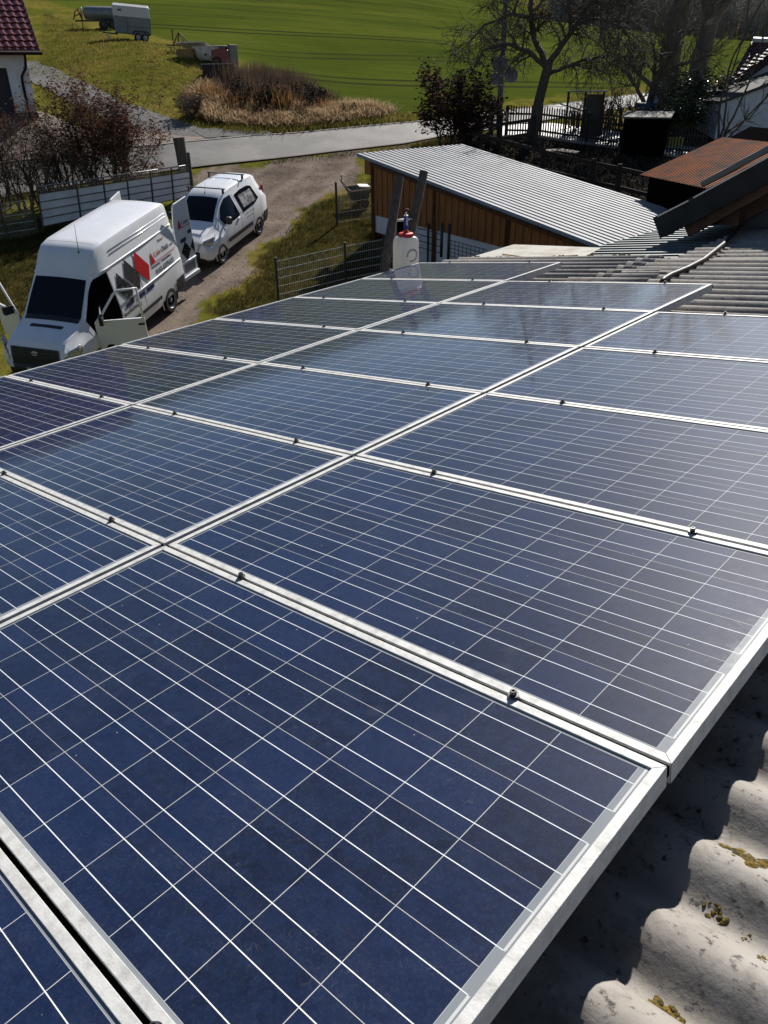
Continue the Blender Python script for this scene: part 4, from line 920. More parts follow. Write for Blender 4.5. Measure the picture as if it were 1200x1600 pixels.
for s_ in (1, -1):                     # rear doors swung back, square to the rear
    MD = Matrix.Translation((-5.66, s_ * .90, 0)) @ Matrix.Rotation(R(-6 * s_), 4, 'Z')
    poly = [(0, .50), (0, 2.02), (-.10, 2.44), (-.16, 2.50), (-.80, 2.54), (-.82, .50)]
    MP = MD @ Matrix(((1, 0, 0, 0), (0, 0, -1, 0), (0, 1, 0, 0), (0, 0, 0, 1)))
    rd = MB().prism(poly, .05, MP).build('rear_door', WHITEPAINT, van, bevel=.012)
    inn = MP @ Matrix.Translation((0, 0, .052 if s_ > 0 else -.004))
    MB().prism([(-.08, .62), (-.08, 1.2), (-.74, 1.2), (-.74, .62)], .004, inn).build('inner_panel', INKGREY, rd)
    if s_ > 0:
        TX = MD @ Matrix.Translation((0, .012, 0)) @ Matrix(((-1, 0, 0, 0), (0, 0, 1, 0), (0, 1, 0, 0), (0, 0, 0, 1)))
        def dpoly(name, pts, mat_, off=.0): MB().add([MD @ Vector((x, .006 + off, z)) for x, z in pts], [tuple(range(len(pts)))]); 
        def dp(name, pts, mat_):
            mb = MB(); mb.add([MD @ Vector((x, .008, z)) for x, z in pts], [tuple(range(len(pts)))]); mb.build(name, mat_, rd)
        dp('logo_triangle', [(-.16, 1.86), (-.34, 1.86), (-.25, 2.08)], INKRED); dp('logo_line', [(-.14, 1.83), (-.14, 1.845), (-.76, 1.845), (-.76, 1.83)], INKRED)
        def rt(x, z): return MD @ Vector((x, .008, z))
        rot = MD.to_3x3().to_4x4() @ Matrix(((-1, 0, 0, 0), (0, 0, 1, 0), (0, 1, 0, 0), (0, 0, 0, 1)))
        text_mesh('logo_lettering', 'Color-', .14, INKBLACK, rd, rt(-.36, 1.90), rot, .0015)
        dp('label_plate', [(-.18, 1.46), (-.18, 1.56), (-.46, 1.56), (-.46, 1.46)], INKBLUE); dp('label_plate', [(-.58, 1.60), (-.58, 1.69), (-.78, 1.69), (-.78, 1.60)], INKBLUE)
        dp('tile_diamond', [(-.14, 1.22), (-.38, 1.46), (-.62, 1.18), (-.38, .94)], TILEPRINT); dp('slat_diamond', [(-.62, 1.24), (-.80, 1.42), (-.80, 1.04)], SLATPRINT)
        dp('number_recess', [(-.16, .62), (-.16, .86), (-.72, .86), (-.72, .62)], INKGREY)
        mb = MB(); mb.tube([MD @ Vector((x, .012, .93)) for x in (-.02, -.80)], .014, 6); mb.build('belt_ridge', WHITEPAINT, rd, smooth=True)
        mb = MB(); mb.box(MD @ Vector((-.41, .03, .52)), (.8, .08, .10), MD.to_3x3()); mb.build('door_step', WHITEPAINT, rd, bevel=.01)
        MB().box(MD @ Vector((-.05, .01, 1.12)), (.03, .02, .08), MD.to_3x3()).build('hinge', PLASTIC, rd)
mb = MB(); mb.add([Vector((-5.645, y, z)) for y, z in ((-.8, .5), (.8, .5), (.72, 2.42), (-.72, 2.42))], [(3, 2, 1, 0)]); mb.build('load_opening_shade', SHADOWIN, van)  # black sheet over the rear paints the shade of the load bay
mb = MB(); ab = vs_(-2.02, 9.0, 1); mb.tube([ab, ab + Vector((-.10, 0, .60))], [.009, .004], 6); mb.tube([ab - Vector((0, 0, .02)), ab + Vector((-.01, 0, .05))], [.022, .014], 8); mb.build('aerial', PLASTIC, van, smooth=True)
mb = MB(); mb.grid([[vs_(-2.32, j, sd) + Vector((0, 0, .003)) for j, sd in ((8.2, -1), (9, -1), (10, 1), (9, 1), (8.2, 1))], [vs_(-2.338, j, sd) + Vector((0, 0, .003)) for j, sd in ((8.2, -1), (9, -1), (10, 1), (9, 1), (8.2, 1))]]); mb.build('roof_joint', M_('roof_joint_seal', (.45, .45, .46), .8), vb)

# small van
pw, pr_ = G(347, 411), G(402, 367)
pv = math.atan2(pw.y - pr_.y, pw.x - pr_.x); hx, hy = math.cos(pv), math.sin(pv)
mid = (pw + pr_) / 2 + Vector((hy, -hx, 0)) * .80; mid.z = hz(mid.x, mid.y)
sm = on_ground(mid, pv) @ Matrix.Translation((2.18, 0, 0))
sv_ = thing('small_van', 'small white van with black roof bars parked behind the high roof van', 'van', sm)
ST = [(0.0, .40, .66, .52, .70, .66, .05), (-.07, .30, .86, .66, .82, .68, .08), (-.25, .26, .95, .72, .88, .66, .10), (-.65, .24, 1.04, .76, .90, .66, .10), (-1.02, .24, 1.12, .78, .905, .68, .10),
      (-1.35, .24, 1.40, .78, .905, .645, .10), (-1.78, .24, 1.68, .78, .905, .60, .11), (-2.0, .24, 1.77, .78, .905, .60, .12), (-2.4, .24, 1.815, .78, .905, .61, .12),
      (-3.2, .24, 1.82, .78, .905, .61, .12), (-3.9, .24, 1.79, .78, .90, .60, .13), (-4.2, .25, 1.72, .77, .885, .58, .15), (-4.34, .30, 1.52, .74, .86, .56, .15), (-4.38, .38, 1.1, .66, .80, .62, .12)]
bm_, ss_, sz_ = loft_body(ST); sb = bm_.build('body', WHITEPAINT, sv_, auto=42)
rows = []
for k in range(7):
    x = -1.05 - (1.74 - 1.05) * k / 6; rows.append([ss_(x, 8.0, -1) + Vector((.004, 0, .006))] + [ss_(x, j, -1) + Vector((.004, 0, .006)) for j in (8.6, 9.3, 10)] + [ss_(x, j, 1) + Vector((.004, 0, .006)) for j in (9.3, 8.6, 8.0)])
MB().grid(rows).build('windscreen', GLASSDARK, sv_, smooth=True)
pts = [(-.88, -.42), (-.76, -.06), (-.45, .045), (0, .06), (.45, .045), (.76, -.06), (.88, -.42)]
MB().grid([[Vector((x, y, z)) for y, x in pts] for z in (.26, .42, .60)]).build('bumper', PLASTIC, sv_, smooth=True, solid=.03)
MB().grid([[Vector((x, y, z)) for y in (-.4, 0, .4)] for x, z in ((.02, .62), (.03, .70), (.012, .76))]).build('grille', PLASTIC, sv_, solid=.015)
for s_ in (-1, 1):
    rows = []
    for z0, z1, x in ((.64, .80, -.02), (.66, .90, -.14), (.72, .96, -.32), (.84, 1.0, -.54)):
        rows.append([Vector((x + .03, s_ * (.50 + .36 * min(1, -x / .30) + .012 * k), z0 + (z1 - z0) * k / 3)) for k in range(4)])
    MB().grid(rows if s_ > 0 else rows[::-1]).build('headlamp', HEADL, sv_, smooth=True, solid=.02)
    side_patch(sz_, [(-1.28, 1.18), (-1.55, 1.46), (-1.85, 1.62), (-2.22, 1.64)], [(-1.30, 1.04), (-1.6, 1.02), (-1.9, 1.02), (-2.22, 1.04)], s_, .006, 12).build('door_window', GLASSDARK, sv_)
    wp = side_patch(sz_, [(-2.42, 1.58), (-2.9, 1.62), (-3.4, 1.60), (-3.62, 1.54)], [(-2.46, 1.06), (-2.9, 1.08), (-3.4, 1.10), (-3.72, 1.16)], s_, .006, 12).build('side_window', GLASSDARK, sv_)
    side_patch(sz_, [(-2.60, 1.50), (-3.5, 1.50)], [(-2.60, 1.16), (-3.5, 1.16)], s_, .010, 8).build('window_print', M_('window_print_vinyl', (.03, .03, .032), .5, 0, (.24, .24, .25), 7, 3, lo=.45, hi=.6), wp)
    side_patch(sz_, [(-1.30, .62), (-3.05, .62)], [(-1.30, .50), (-3.05, .50)], s_, .012, 6).build('rub_strip', PLASTIC, sv_, solid=.008)
    side_patch(sz_, [(-3.95, .66), (-4.34, .66)], [(-3.95, .30), (-4.34, .32)], s_, .012, 5).build('rear_bumper', PLASTIC, sv_, solid=.01)
    GAP = bpy.data.materials['panel_gap']
    for x in (-1.22, -2.32, -3.2):
        mb = MB(); a = [sz_(x, z, s_) + Vector((0, .002 * s_, 0)) for z in (.34, .6, .9, 1.1, 1.4, 1.62)]; mb.tube(a, .005, 4); mb.build('panel_gap', GAP, sb)
    q = sz_(-1.42, 1.10, s_); mo = MB(); mo.tube([q, q + Vector((.02, .10 * s_, .02))], .03, 6); mo.prism(rrect(.09, .11, .05), .10, Matrix.Translation(q + Vector((.04, .16 * s_, .05))) @ Matrix.Rotation(R(90), 4, 'Y') @ Matrix.Rotation(R(90), 4, 'Z')); mo.build('wing_mirror', PLASTIC, sv_, bevel=.02)
    q = sz_(-2.14, .98, s_); MB().box(q + Vector((0, .015 * s_, 0)), (.16, .03, .04)).build('handle', WHITEPAINT, sv_, bevel=.008)
    mb = MB(); mb.box(sz_(-4.30, 1.2, s_), (.10, .06, .42)); mb.build('tail_lamp', M_('red_lamp', (.35, .02, .02), .25), sv_, bevel=.015)
    for x in (-.82, -3.55): arch(sb, x, s_ * .882, .33, .37, s_, WHITEPAINT); wheel(sv_, x, s_ * .815, .31, .31, .19, RIM, 7, s_)
a = sz_(-2.55, .92, 1) + Vector((0, .008, 0)); b = sz_(-2.75, .92, 1); c = sz_(-2.55, 1.02, 1); ex = (b - sz_(-2.55, .92, 1)).normalized(); ey = (c - sz_(-2.55, .92, 1)); ey = (ey - ex * ey.dot(ex)).normalized()
rt_ = Matrix((ex, ey, ex.cross(ey))).transposed().to_4x4()
text_mesh('side_lettering', 'Dachbeschichtung', .10, INKGREY, sb, a, rt_, .0015); text_mesh('side_lettering', '0163-6375632', .10, INKGREY, sb, a - Vector((.12, 0, .13)), rt_, .0015)
q = sz_(-2.62, 1.46, 1) + Vector((0, .018, 0)); text_mesh('window_lettering', 'Dachdoc', .13, M_('white_vinyl', (.6, .6, .6), .5), wp, q, rt_, .001)
for x in (-1.95, -3.35):
    mb = MB(); zt = ss_(x, 10, 1).z; mb.box((x, 0, zt + .10), (.045, 1.30, .028))
    rb = mb.build('roof_bar', PLASTIC, sv_, bevel=.006)
    for s_ in (-1, 1): MB().prism([(-.05, 0), (.05, 0), (.025, .13), (-.025, .13)], .05, Matrix.Translation((x, s_ * .575 + .025, zt - .04)) @ Matrix.Rotation(R(90), 4, 'X')).build('bar_foot', PLASTIC, rb, bevel=.006)
mb = MB(); ab = ss_(-1.86, 10, 1); mb.tube([ab, ab + Vector((-.12, 0, .30))], [.007, .003], 5); mb.tube([ab - Vector((0, 0, .01)), ab + Vector((-.01, 0, .04))], [.02, .012], 8); mb.build('aerial', PLASTIC, sv_, smooth=True)
for y in (-.30, -.1, .1, .30):
    mb = MB(); mb.beam(ss_(-2.25, 10, 1) + Vector((0, y, -.006)), ss_(-3.15, 10, 1) + Vector((0, y, -.006)), .05, .012); mb.build('roof_rib', WHITEPAINT, sb, bevel=.005)

# ------------------------------------------------------------------ white board fence behind the vans
wbf = thing('board_fence', 'white board fence with dark steel frame behind the vans', 'fence', G(64, 372)); bpy.context.view_layer.update()
F0 = G(66, 364); F1 = G(299, 313); fdir = (F1 - F0); Lf = fdir.length; fdir.normalize()
F0b, F1b = P(66, 354, math.hypot(F0.x, F0.y)), P(299, 306, math.hypot(F1.x, F1.y))
F0t, F1t = P(60, 303, math.hypot(F0.x, F0.y)), P(297, 268, math.hypot(F1.x, F1.y))
FENCEBOARD = M_('white_fence_board', (.62, .64, .68), .75, 0, (.46, .48, .52), 1.5, 6, .1)
fnr = fdir.cross(Vector((0, 0, 1))).normalized()
for k in range(4):
    t0, t1 = k / 4 + .012, (k + 1) / 4 - .012
    vs = [F0b.lerp(F0t, t0), F1b.lerp(F1t, t0), F1b.lerp(F1t, t1), F0b.lerp(F0t, t1)]
    mb = MB(); mb.add(vs + [q - fnr * .025 for q in vs], [(0, 1, 2, 3), (7, 6, 5, 4), (0, 4, 5, 1), (1, 5, 6, 2), (2, 6, 7, 3), (3, 7, 4, 0)]); attach(mb.build('board', FENCEBOARD), wbf)
up_ = Vector((0, 0, .22))
fx = [0, .24, .41, .565, .725, .87, 1.0]
for k, t_ in enumerate(fx):
    a, b = F0b.lerp(F1b, t_), F0t.lerp(F1t, t_); attach(MB().beam(Vector((a.x, a.y, hz(a.x, a.y) - .1)), b + up_, .05, .05, (1, 0, 0)).build('post', DARKSTEEL), wbf)
for k in range(5):
    mb = MB(); o_ = fnr * (.022 if fnr.y < 0 else -.022); mb.beam(F0b.lerp(F0t, k / 4) + o_, F1b.lerp(F1t, k / 4) + o_, .02, .024); attach(mb.build('frame_bar', DARKSTEEL), wbf)
mb = MB(); mb.tube([F0t + up_, F1t + up_], .022, 6); attach(mb.build('top_rail', M_('rail_steel', (.20, .21, .21), .5, .4), smooth=True), wbf)
mb = MB()
for k in range(1, 70): a = F0t.lerp(F1t, k / 70); mb.tube([a, a + up_], .003, 3, False)
for h in (.07, .14): mb.tube([F0t + Vector((0, 0, h)), F1t + Vector((0, 0, h))], .003, 3)
attach(mb.build('mesh_strip', WIRE), wbf)
pp = G(293, 308); mb = MB(); pts = [pp - Vector((0, 0, .3)), pp + Vector((.02, 0, .5)), pp + Vector((0, .02, 1.1)), pp + Vector((-.03, 0, 1.62)), pp + Vector((-.05, 0, 2.02))]
tag(mb.tube(pts, [.26, .23, .21, .20, .21], 12).build('wooden_post', POSTWOOD, auto=50), 'thick weathered wooden post at the right end of the white board fence', 'post')
pp = G(303, 312); tag(MB().box(pp + Vector((0, 0, .75)), (.10, .10, 1.7)).build('gate_post', DARKSTEEL, bevel=.01), 'slim dark steel post between the wooden post and the small van', 'post')
lf = thing('wire_fence', 'low dark wire fence left of the white board fence', 'fence', G(30, 372)); bpy.context.view_layer.update()
q0, q1 = G(-60, 385), G(60, 366); mb = MB()
for h in (.2, .45, .7, .95, 1.1): mb.tube([q0 + Vector((0, 0, h)), q1 + Vector((0, 0, h))], .006, 4)
for k in range(60): a = q0.lerp(q1, k / 60); mb.tube([a, a + Vector((0, 0, 1.1))], .003, 3, False)
attach(mb.build('netting', WIRE), lf)
for t_ in (.2, .6, 1): a = q0.lerp(q1, t_); attach(MB().box(a + Vector((0, 0, .6)), (.07, .07, 1.3)).build('post', DARKWOOD), lf)

# ------------------------------------------------------------------ garage at the left edge
gc = G(60, 186); rg = math.hypot(gc.x, gc.y)
gback = Vector((math.sin(R(-27.5)), math.cos(R(-27.5)), 0)); gdir = Vector((-gback.y, gback.x, 0))
gz0 = gc.z - .15; gH = P(47, 66, rg).z - gz0
gar = thing('garage', 'white rendered garage with red tiled roof and dark door at the left edge', 'garage', Vector((gc.x, gc.y, gz0))); bpy.context.view_layer.update()
def gpt(a, b, z): return Vector((gc.x, gc.y, gz0)) + gdir * a + gback * b + Vector((0, 0, z))
def gbox(a0, a1, b0, b1, z0, z1):
    mb = MB(); vs = [gpt(a, b, z) for a in (a0, a1) for b in (b0, b1) for z in (z0, z1)]
    mb.add(vs, [(0, 1, 3, 2), (4, 6, 7, 5), (0, 4, 5, 1), (2, 3, 7, 6), (0, 2, 6, 4), (1, 5, 7, 3)]); return mb
dH = (P(35, 106, rg).z - gz0); dw = .80
mb = gbox(0, dw, 0, .3, .42, gH); m2 = gbox(dw, 8, 0, .3, dH, gH); mb.add(m2.v, m2.f); m2 = gbox(0, .3, .3, 7, .42, gH); mb.add(m2.v, m2.f); m2 = gbox(7.7, 8, .3, 7, .42, gH); mb.add(m2.v, m2.f); m2 = gbox(0, 8, 7, 7.3, .42, gH); mb.add(m2.v, m2.f)
attach(mb.build('wall', WALLWHITE), gar)
mb = gbox(-.03, dw, -.03, .33, -.6, .42); m2 = gbox(-.03, .33, .33, 7.3, -.6, .42); mb.add(m2.v, m2.f)
attach(mb.build('plinth', M_('dark_plinth', (.07, .068, .065), .9)), gar)
attach(gbox(dw + .0, 7, .22, .28, -.3, dH).build('garage_door', M_('dark_blue_door', (.012, .015, .026), .6)), gar)
mb = gbox(dw - .06, dw + .04, -.02, .3, .42, dH + .06); m2 = gbox(dw + .04, 7, -.02, .3, dH, dH + .06); mb.add(m2.v, m2.f); attach(mb.build('door_frame', WALLWHITE), gar)
GTILE = M_('dark_red_glazed_tile', (.10, .016, .016), .28, 0, (.15, .03, .025), 5, 4, coat=.4)
def tile_roof(name, o, ax, up, w_, h_, tw, th, material, par):   # pantiles as a waved, stepped sheet
    o = Vector(o); n = ax.cross(up).normalized()
    if n.z < 0: n = -n
    mb = MB(); nu = max(2, int(w_ / tw)) ; nv = max(2, int(h_ / th)); rows = []
    for j in range(nv):
        for e, lift in ((0, .045), (1, .0)):
            row = []
            for i in range(nu * 6 + 1):
                ph = (i % 6) / 6.0; z = .030 * max(0, math.cos(2 * math.pi * ph)) ** .8 - .014 * max(0, -math.cos(2 * math.pi * ph))
                row.append(o + ax * (w_ * i / (nu * 6)) + up * (h_ * (j + e) / nv) + n * (z + lift))
            rows.append(row)
    mb.grid(rows); return attach(mb.build(name, material, auto=40, solid=.02), par)
pit = R(38); upv = gback * math.cos(pit) + Vector((0, 0, math.sin(pit)))
tile_roof('roof', gpt(-.55, -.75, gH - .42), gdir, upv, 9.2, 6.2, .30, .36, GTILE, gar)
upb = -gback * math.cos(pit) + Vector((0, 0, math.sin(pit))); mb = MB(); e0 = gpt(-.55, 8.3, gH - .5); mb.slab([e0, e0 + upb * 5.6, e0 + upb * 5.6 + gdir * 9.2, e0 + gdir * 9.2], .05); attach(mb.build('roof', GTILE), gar)
mb = MB(); g_ = [gpt(0, .15, gH - .02), gpt(0, 7, gH - .02), gpt(0, 3.6, gH + 2.5)]; mb.add(g_ + [q + gdir * .2 for q in g_], [(0, 1, 2), (5, 4, 3), (0, 3, 4, 1), (1, 4, 5, 2), (2, 5, 3, 0)]); attach(mb.build('gable', WALLWHITE), gar)
BROWNG = M_('dark_brown_gutter', (.02, .012, .012), .85, spec=.1)
attach(MB().tube([gpt(-.6, -.80, gH - .40), gpt(8.6, -.80, gH - .40)], .075, 8).build('gutter', BROWNG, smooth=True), gar)
attach(MB().tube([gpt(.10, -.75, gH - .42), gpt(.10, -.72, gH - .62), gpt(.14, -.45, gH - .95), gpt(.32, -.14, gH - 1.25), gpt(.34, -.08, gH - 1.45), gpt(.34, -.08, .1)], .055, 8).build('downpipe', BROWNG, smooth=True), gar)

# ------------------------------------------------------------------ horse trailer, slurry tanker, implements
tp0, tp1 = G(174, 63), G(241, 64)
th = math.atan2(tp0.y - tp1.y, tp0.x - tp1.x); tsc = math.hypot(*(tp1 - tp0).xy) / 3.25
TM = Matrix.Translation((tp0 + tp1) / 2 + Vector((0, 0, -.05))) @ Matrix.Rotation(th, 4, 'Z') @ Matrix.Rotation(R(-4.5), 4, 'Y') @ Matrix.Diagonal((tsc * .84, tsc * .96, tsc * .98, 1))
ht = thing('horse_trailer', 'white and grey horse trailer standing on the meadow', 'trailer', TM)
TGREY = M_('grey_trailer_panel', (.17, .185, .21), .6, 0, (.14, .15, .17), 3); TWHITE = M_('white_trailer_shell', (.55, .55, .54), .5, 0, (.48, .48, .47), 2)
def hull(z0, z1, x0a, x1a, x0b, x1b, wa, wb): 
    return [Vector((x, y, z)) for z, x0, x1, w__ in ((z0, x0a, x1a, wa), (z1, x0b, x1b, wb)) for x, y in ((x0, -w__), (x1, -w__), (x1, w__), (x0, w__))]
mb = MB(); mb.add(hull(.50, 1.62, -1.62, 1.50, -1.62, 1.56, .84, .84), [(0, 3, 2, 1), (4, 5, 6, 7), (0, 1, 5, 4), (1, 2, 6, 5), (2, 3, 7, 6), (3, 0, 4, 7)]); mb.build('lower_body', TGREY, ht, bevel=.02)
mb = MB(); mb.add(hull(1.622, 2.30, -1.62, 1.56, -1.55, 1.66, .84, .80), [(0, 3, 2, 1), (4, 5, 6, 7), (0, 1, 5, 4), (1, 2, 6, 5), (2, 3, 7, 6), (3, 0, 4, 7)]); mb.build('upper_body', TWHITE, ht, bevel=.03)
mb = MB(); mb.add(hull(2.302, 2.50, -1.57, 1.69, -1.50, 1.55, .82, .45), [(0, 3, 2, 1), (4, 5, 6, 7), (0, 1, 5, 4), (1, 2, 6, 5), (2, 3, 7, 6), (3, 0, 4, 7)]); mb.build('roof', TWHITE, ht, bevel=.05)
for s_ in (-1, 1):
    mb = MB(); mb.box((.42, s_ * .848, 1.06), (.035, .02, 1.10)); mb.box((-.60, s_ * .848, .98), (2.0, .02, .035)); mb.box((-1.60, s_ * .845, 1.06), (.04, .02, 1.1)); mb.build('panel_trim', DARKSTEEL, ht)
    mb = MB(); pts = [(.28 + .02, .44), (.28, .62), (.14, .74), (-1.02, .74), (-1.18, .62), (-1.2, .44), (-1.12, .44), (-1.0, .64), (.1, .64), (.2, .44)]
    mb.prism(pts, .26, Matrix.Translation((-.30, s_ * .74 + (.13 if s_ > 0 else .13), 0)) @ Matrix.Rotation(R(90), 4, 'X')); mb.build('mudguard', PLASTIC, ht)
    for x in (-.47, -1.10): wheel(ht, x, s_ * .85, .30, .30, .18, RIM, 5, s_)
    mb = MB(); mb.box((1.05, s_ * .838, 2.02), (.34, .01, .09)); mb.box((.98, s_ * .838, 2.13), (.30, .01, .025)); mb.build('name_lettering', INKBLACK, ht)
mb = MB(); mb.beam((1.3, .25, .44), (2.45, 0, .44), .07, .09); mb.beam((1.3, -.25, .44), (2.45, 0, .44), .07, .09); mb.tube([(2.4, 0, .46), (2.62, 0, .48)], .05, 8); mb.build('drawbar', DARKSTEEL, ht)
mb = MB(); mb.tube([(2.1, .1, .75), (2.1, .1, .12)], .03, 8); mb.lathe([(.0, -.03), (.11, -.03), (.11, .03), (0, .03)], 14, Matrix.Translation((2.1, .1, .11)) @ Matrix.Rotation(R(90), 4, 'X')); mb.build('jockey_wheel', STEEL, ht)
mb = MB(); mb.box((-1.68, .5, 2.3), (.10, .12, .06)); mb.build('marker_lamp', M_('white_lamp', (.75, .75, .75), .3), ht)
tk0 = G(150, 45); tkm = Matrix.Translation(tk0 + Vector((0, 0, -.05))) @ Matrix.Rotation(th + .05, 4, 'Z') @ Matrix.Diagonal((.80, .80, .80, 1))
tk = thing('slurry_tanker', 'grey cylindrical tank trailer with red linkage behind the horse trailer', 'tank trailer', tkm)
mb = MB(); mb.lathe([(0, -2.0), (.35, -1.97), (.50, -1.85), (.52, -1.7), (.52, .6), (.50, .75), (.35, .86), (0, .9)], 28, Matrix.Translation((0, 0, 1.28)) @ Matrix.Rotation(R(90), 4, 'Y')); mb.build('tank', M_('grey_tank_steel', (.20, .22, .23), .45, .3, (.15, .16, .17), 3), tk, auto=40)
mb = MB(); mb.beam((-1.9, .3, .72), (1.7, .1, .66), .09, .12); mb.beam((-1.9, -.3, .72), (1.7, -.1, .66), .09, .12); mb.tube([(1.1, 0, .66), (1.1, 0, .02)], .04, 6); mb.build('chassis', DARKSTEEL, tk)
for s_ in (-1, 1):
    for x in (-.75, -1.55): wheel(tk, x, .62 * s_, .40, .40, .26, DARKSTEEL, 5, s_)
    MB().prism([(.45 * math.cos(R(a)), .45 * math.sin(R(a))) for a in range(10, 171, 10)] + [(.39 * math.cos(R(a)), .39 * math.sin(R(a))) for a in range(170, 9, -10)], .28, Matrix.Translation((-1.15, s_ * .62 + .14, .42)) @ Matrix.Rotation(R(90), 4, 'X') @ Matrix.Diagonal((1.8, 1.05, 1, 1))).build('mudguard', DARKSTEEL, tk)
mb = MB()
for y in (-.35, .35): mb.tube([(1.05, y, .7), (1.3, y, 1.55), (1.6, y * .6, 1.3), (1.8, y * .3, .72)], .05, 6); mb.tube([(1.2, y, 1.2), (1.7, y * .5, 1.0)], .04, 6)
mb.tube([(1.3, -.35, 1.55), (1.3, .35, 1.55)], .05, 6); mb.tube([(1.05, -.2, .75), (1.05, -.2, 1.4)], .06, 8); mb.build('linkage', REDIRON, tk)
MB().tube([(.98, 0, 1.72), (1.02, .05, 1.5), (1.0, 0, 1.0)], .05, 8).build('filler_pipe', M_('pale_pipe', (.5, .5, .5), .5), tk, smooth=True)
# rusty cultivator
cp = G(292, 84); cu = thing('cultivator', 'rusty red tined cultivator lying in the meadow grass', 'farm machine', Matrix.Translation(cp) @ Matrix.Rotation(R(-32), 4, 'Z') @ Matrix.Diagonal((.78, .78, .78, 1)))
mb = MB()
for y in (-.4, .1, .6): mb.beam((-1.3, y, .55), (1.6, y * .8, .5), .08, .08)
for x in (-1.2, -.2, .9): mb.beam((x, -.7, .56), (x, .8, .56), .08, .08)
mb.build('frame', RUST, cu)
mb = MB(); mb.tube([(-.9, -.3, .6), (-.6, 0, 1.35), (-.25, .3, .6)], .05, 6); mb.tube([(-.6, 0, 1.35), (.4, .1, .6)], .04, 6); mb.tube([(-.95, .2, .6), (-.62, .03, 1.3)], .04, 6); mb.build('headstock', RUST, cu)
for x, y in ((-1.1, -.6), (-1.1, .6), (-.3, -.5), (-.3, .7), (.6, -.5), (.6, .6), (1.3, -.3), (1.3, .5), (0, .1)):
    MB().tube([(x, y, .55), (x + .18, y, .45), (x + .16, y, .18), (x - .06, y, .0)], .035, 5).build('tine', RUST, cu)
MB().tube([(-1.5, .3, .1), (-1.55, .32, .8), (-1.5, .3, 1.55)], [.03, .03, .06], 6).build('lever', RUST, cu)
bp0 = G(308, 92); wb = thing('white_board', 'weathered white board leaning by the bathtub in the meadow', 'board', Matrix.Translation(bp0) @ Matrix.Rotation(R(-25), 4, 'Z'))
MB().box((0, 0, .62), (1.9, 1.1, .05), Matrix.Rotation(R(-17), 3, 'X')).build('panel', M_('chalky_board', (.60, .59, .56), .8, 0, (.42, .38, .30), 3), wb)
MB().box((-.35, -.25, .22), (1.1, .7, .5)).build('crate', M_('ochre_crate', (.22, .15, .04), .8, 0, (.12, .08, .03), 5), wb)
tb0 = G(330, 97); tb = thing('bathtub', 'old white bathtub used as a trough in the meadow', 'bathtub', Matrix.Translation(tb0) @ Matrix.Rotation(R(-22), 4, 'Z'))
rings = [[Vector((x * s_, y * s_, z)) for x, y in rrect(1.0, .5, .42, 6)] for z, s_ in ((.08, .62), (.18, .78), (.45, .92), (.72, 1.0), (.76, 1.05), (.77, 1.0), (.45, .85), (.28, .7))]
mb = MB(); mb.grid([list(r_) + [r_[0]] for r_ in rings]); mb.add(rings[-1], [tuple(range(len(rings[0])))]); mb.build('tub', M_('enamel', (.52, .51, .48), .4, 0, (.36, .33, .28), 4), tb, auto=50)
for x in (-.5, .5):
    for y in (-.25, .25): MB().tube([(x, y, .15), (x * 1.1, y * 1.1, 0)], .04, 6).build('leg', RUST, tb)
MB().box((0, 0, .46), (1.1, .62, .02)).build('water', M_('murky_water', (.06, .05, .03), .1), tb)
rm0 = G(350, 106); rm = thing('mower', 'small dark red farm machine beside the bathtub', 'farm machine', Matrix.Translation(rm0) @ Matrix.Rotation(R(-18), 4, 'Z'))
mb = MB(); mb.prism([(-.55, .1), (.55, .1), (.62, .7), (.3, .95), (-.5, .85)], .7, Matrix.Translation((0, .35, 0)) @ Matrix.Rotation(R(90), 4, 'X')); mb.build('housing', REDIRON, rm, bevel=.04)
mb = MB(); mb.box((.62, 0, .6), (.12, .9, .95)); mb.box((.2, 0, .95), (.5, .5, .10)); mb.build('plate', DARKSTEEL, rm, bevel=.02)
for s_ in (-1, 1): wheel(rm, -.2, .46 * s_, .26, .26, .12, RUST, 5, s_)
MB().tube([(-.5, .2, .8), (-1.0, .25, .72), (-1.1, 0, .6)], .04, 6).build('shaft', RUST, rm)
cp0 = G(343, 126); hp = thing('silage_box', 'dark open wooden box with pale top edge beside the dead reeds', 'box', Matrix.Translation(cp0) @ Matrix.Rotation(R(-3), 4, 'Z') @ Matrix.Diagonal((.95, .8, .78, 1)))
mb = MB(); mb.box((0, 0, .45), (1.75, .08, 1.0)); mb.box((-.84, .5, .45), (.07, .9, 1.0)); mb.box((.84, .5, .45), (.07, .9, 1.0)); mb.box((0, .98, .45), (1.75, .07, 1.0)); mb.build('side', M_('black_planks', (.02, .019, .018), .9), hp)
MB().box((0, 0, .965), (1.85, .14, .03)).build('edge_board', M_('pale_capping', (.42, .42, .41), .8), hp)

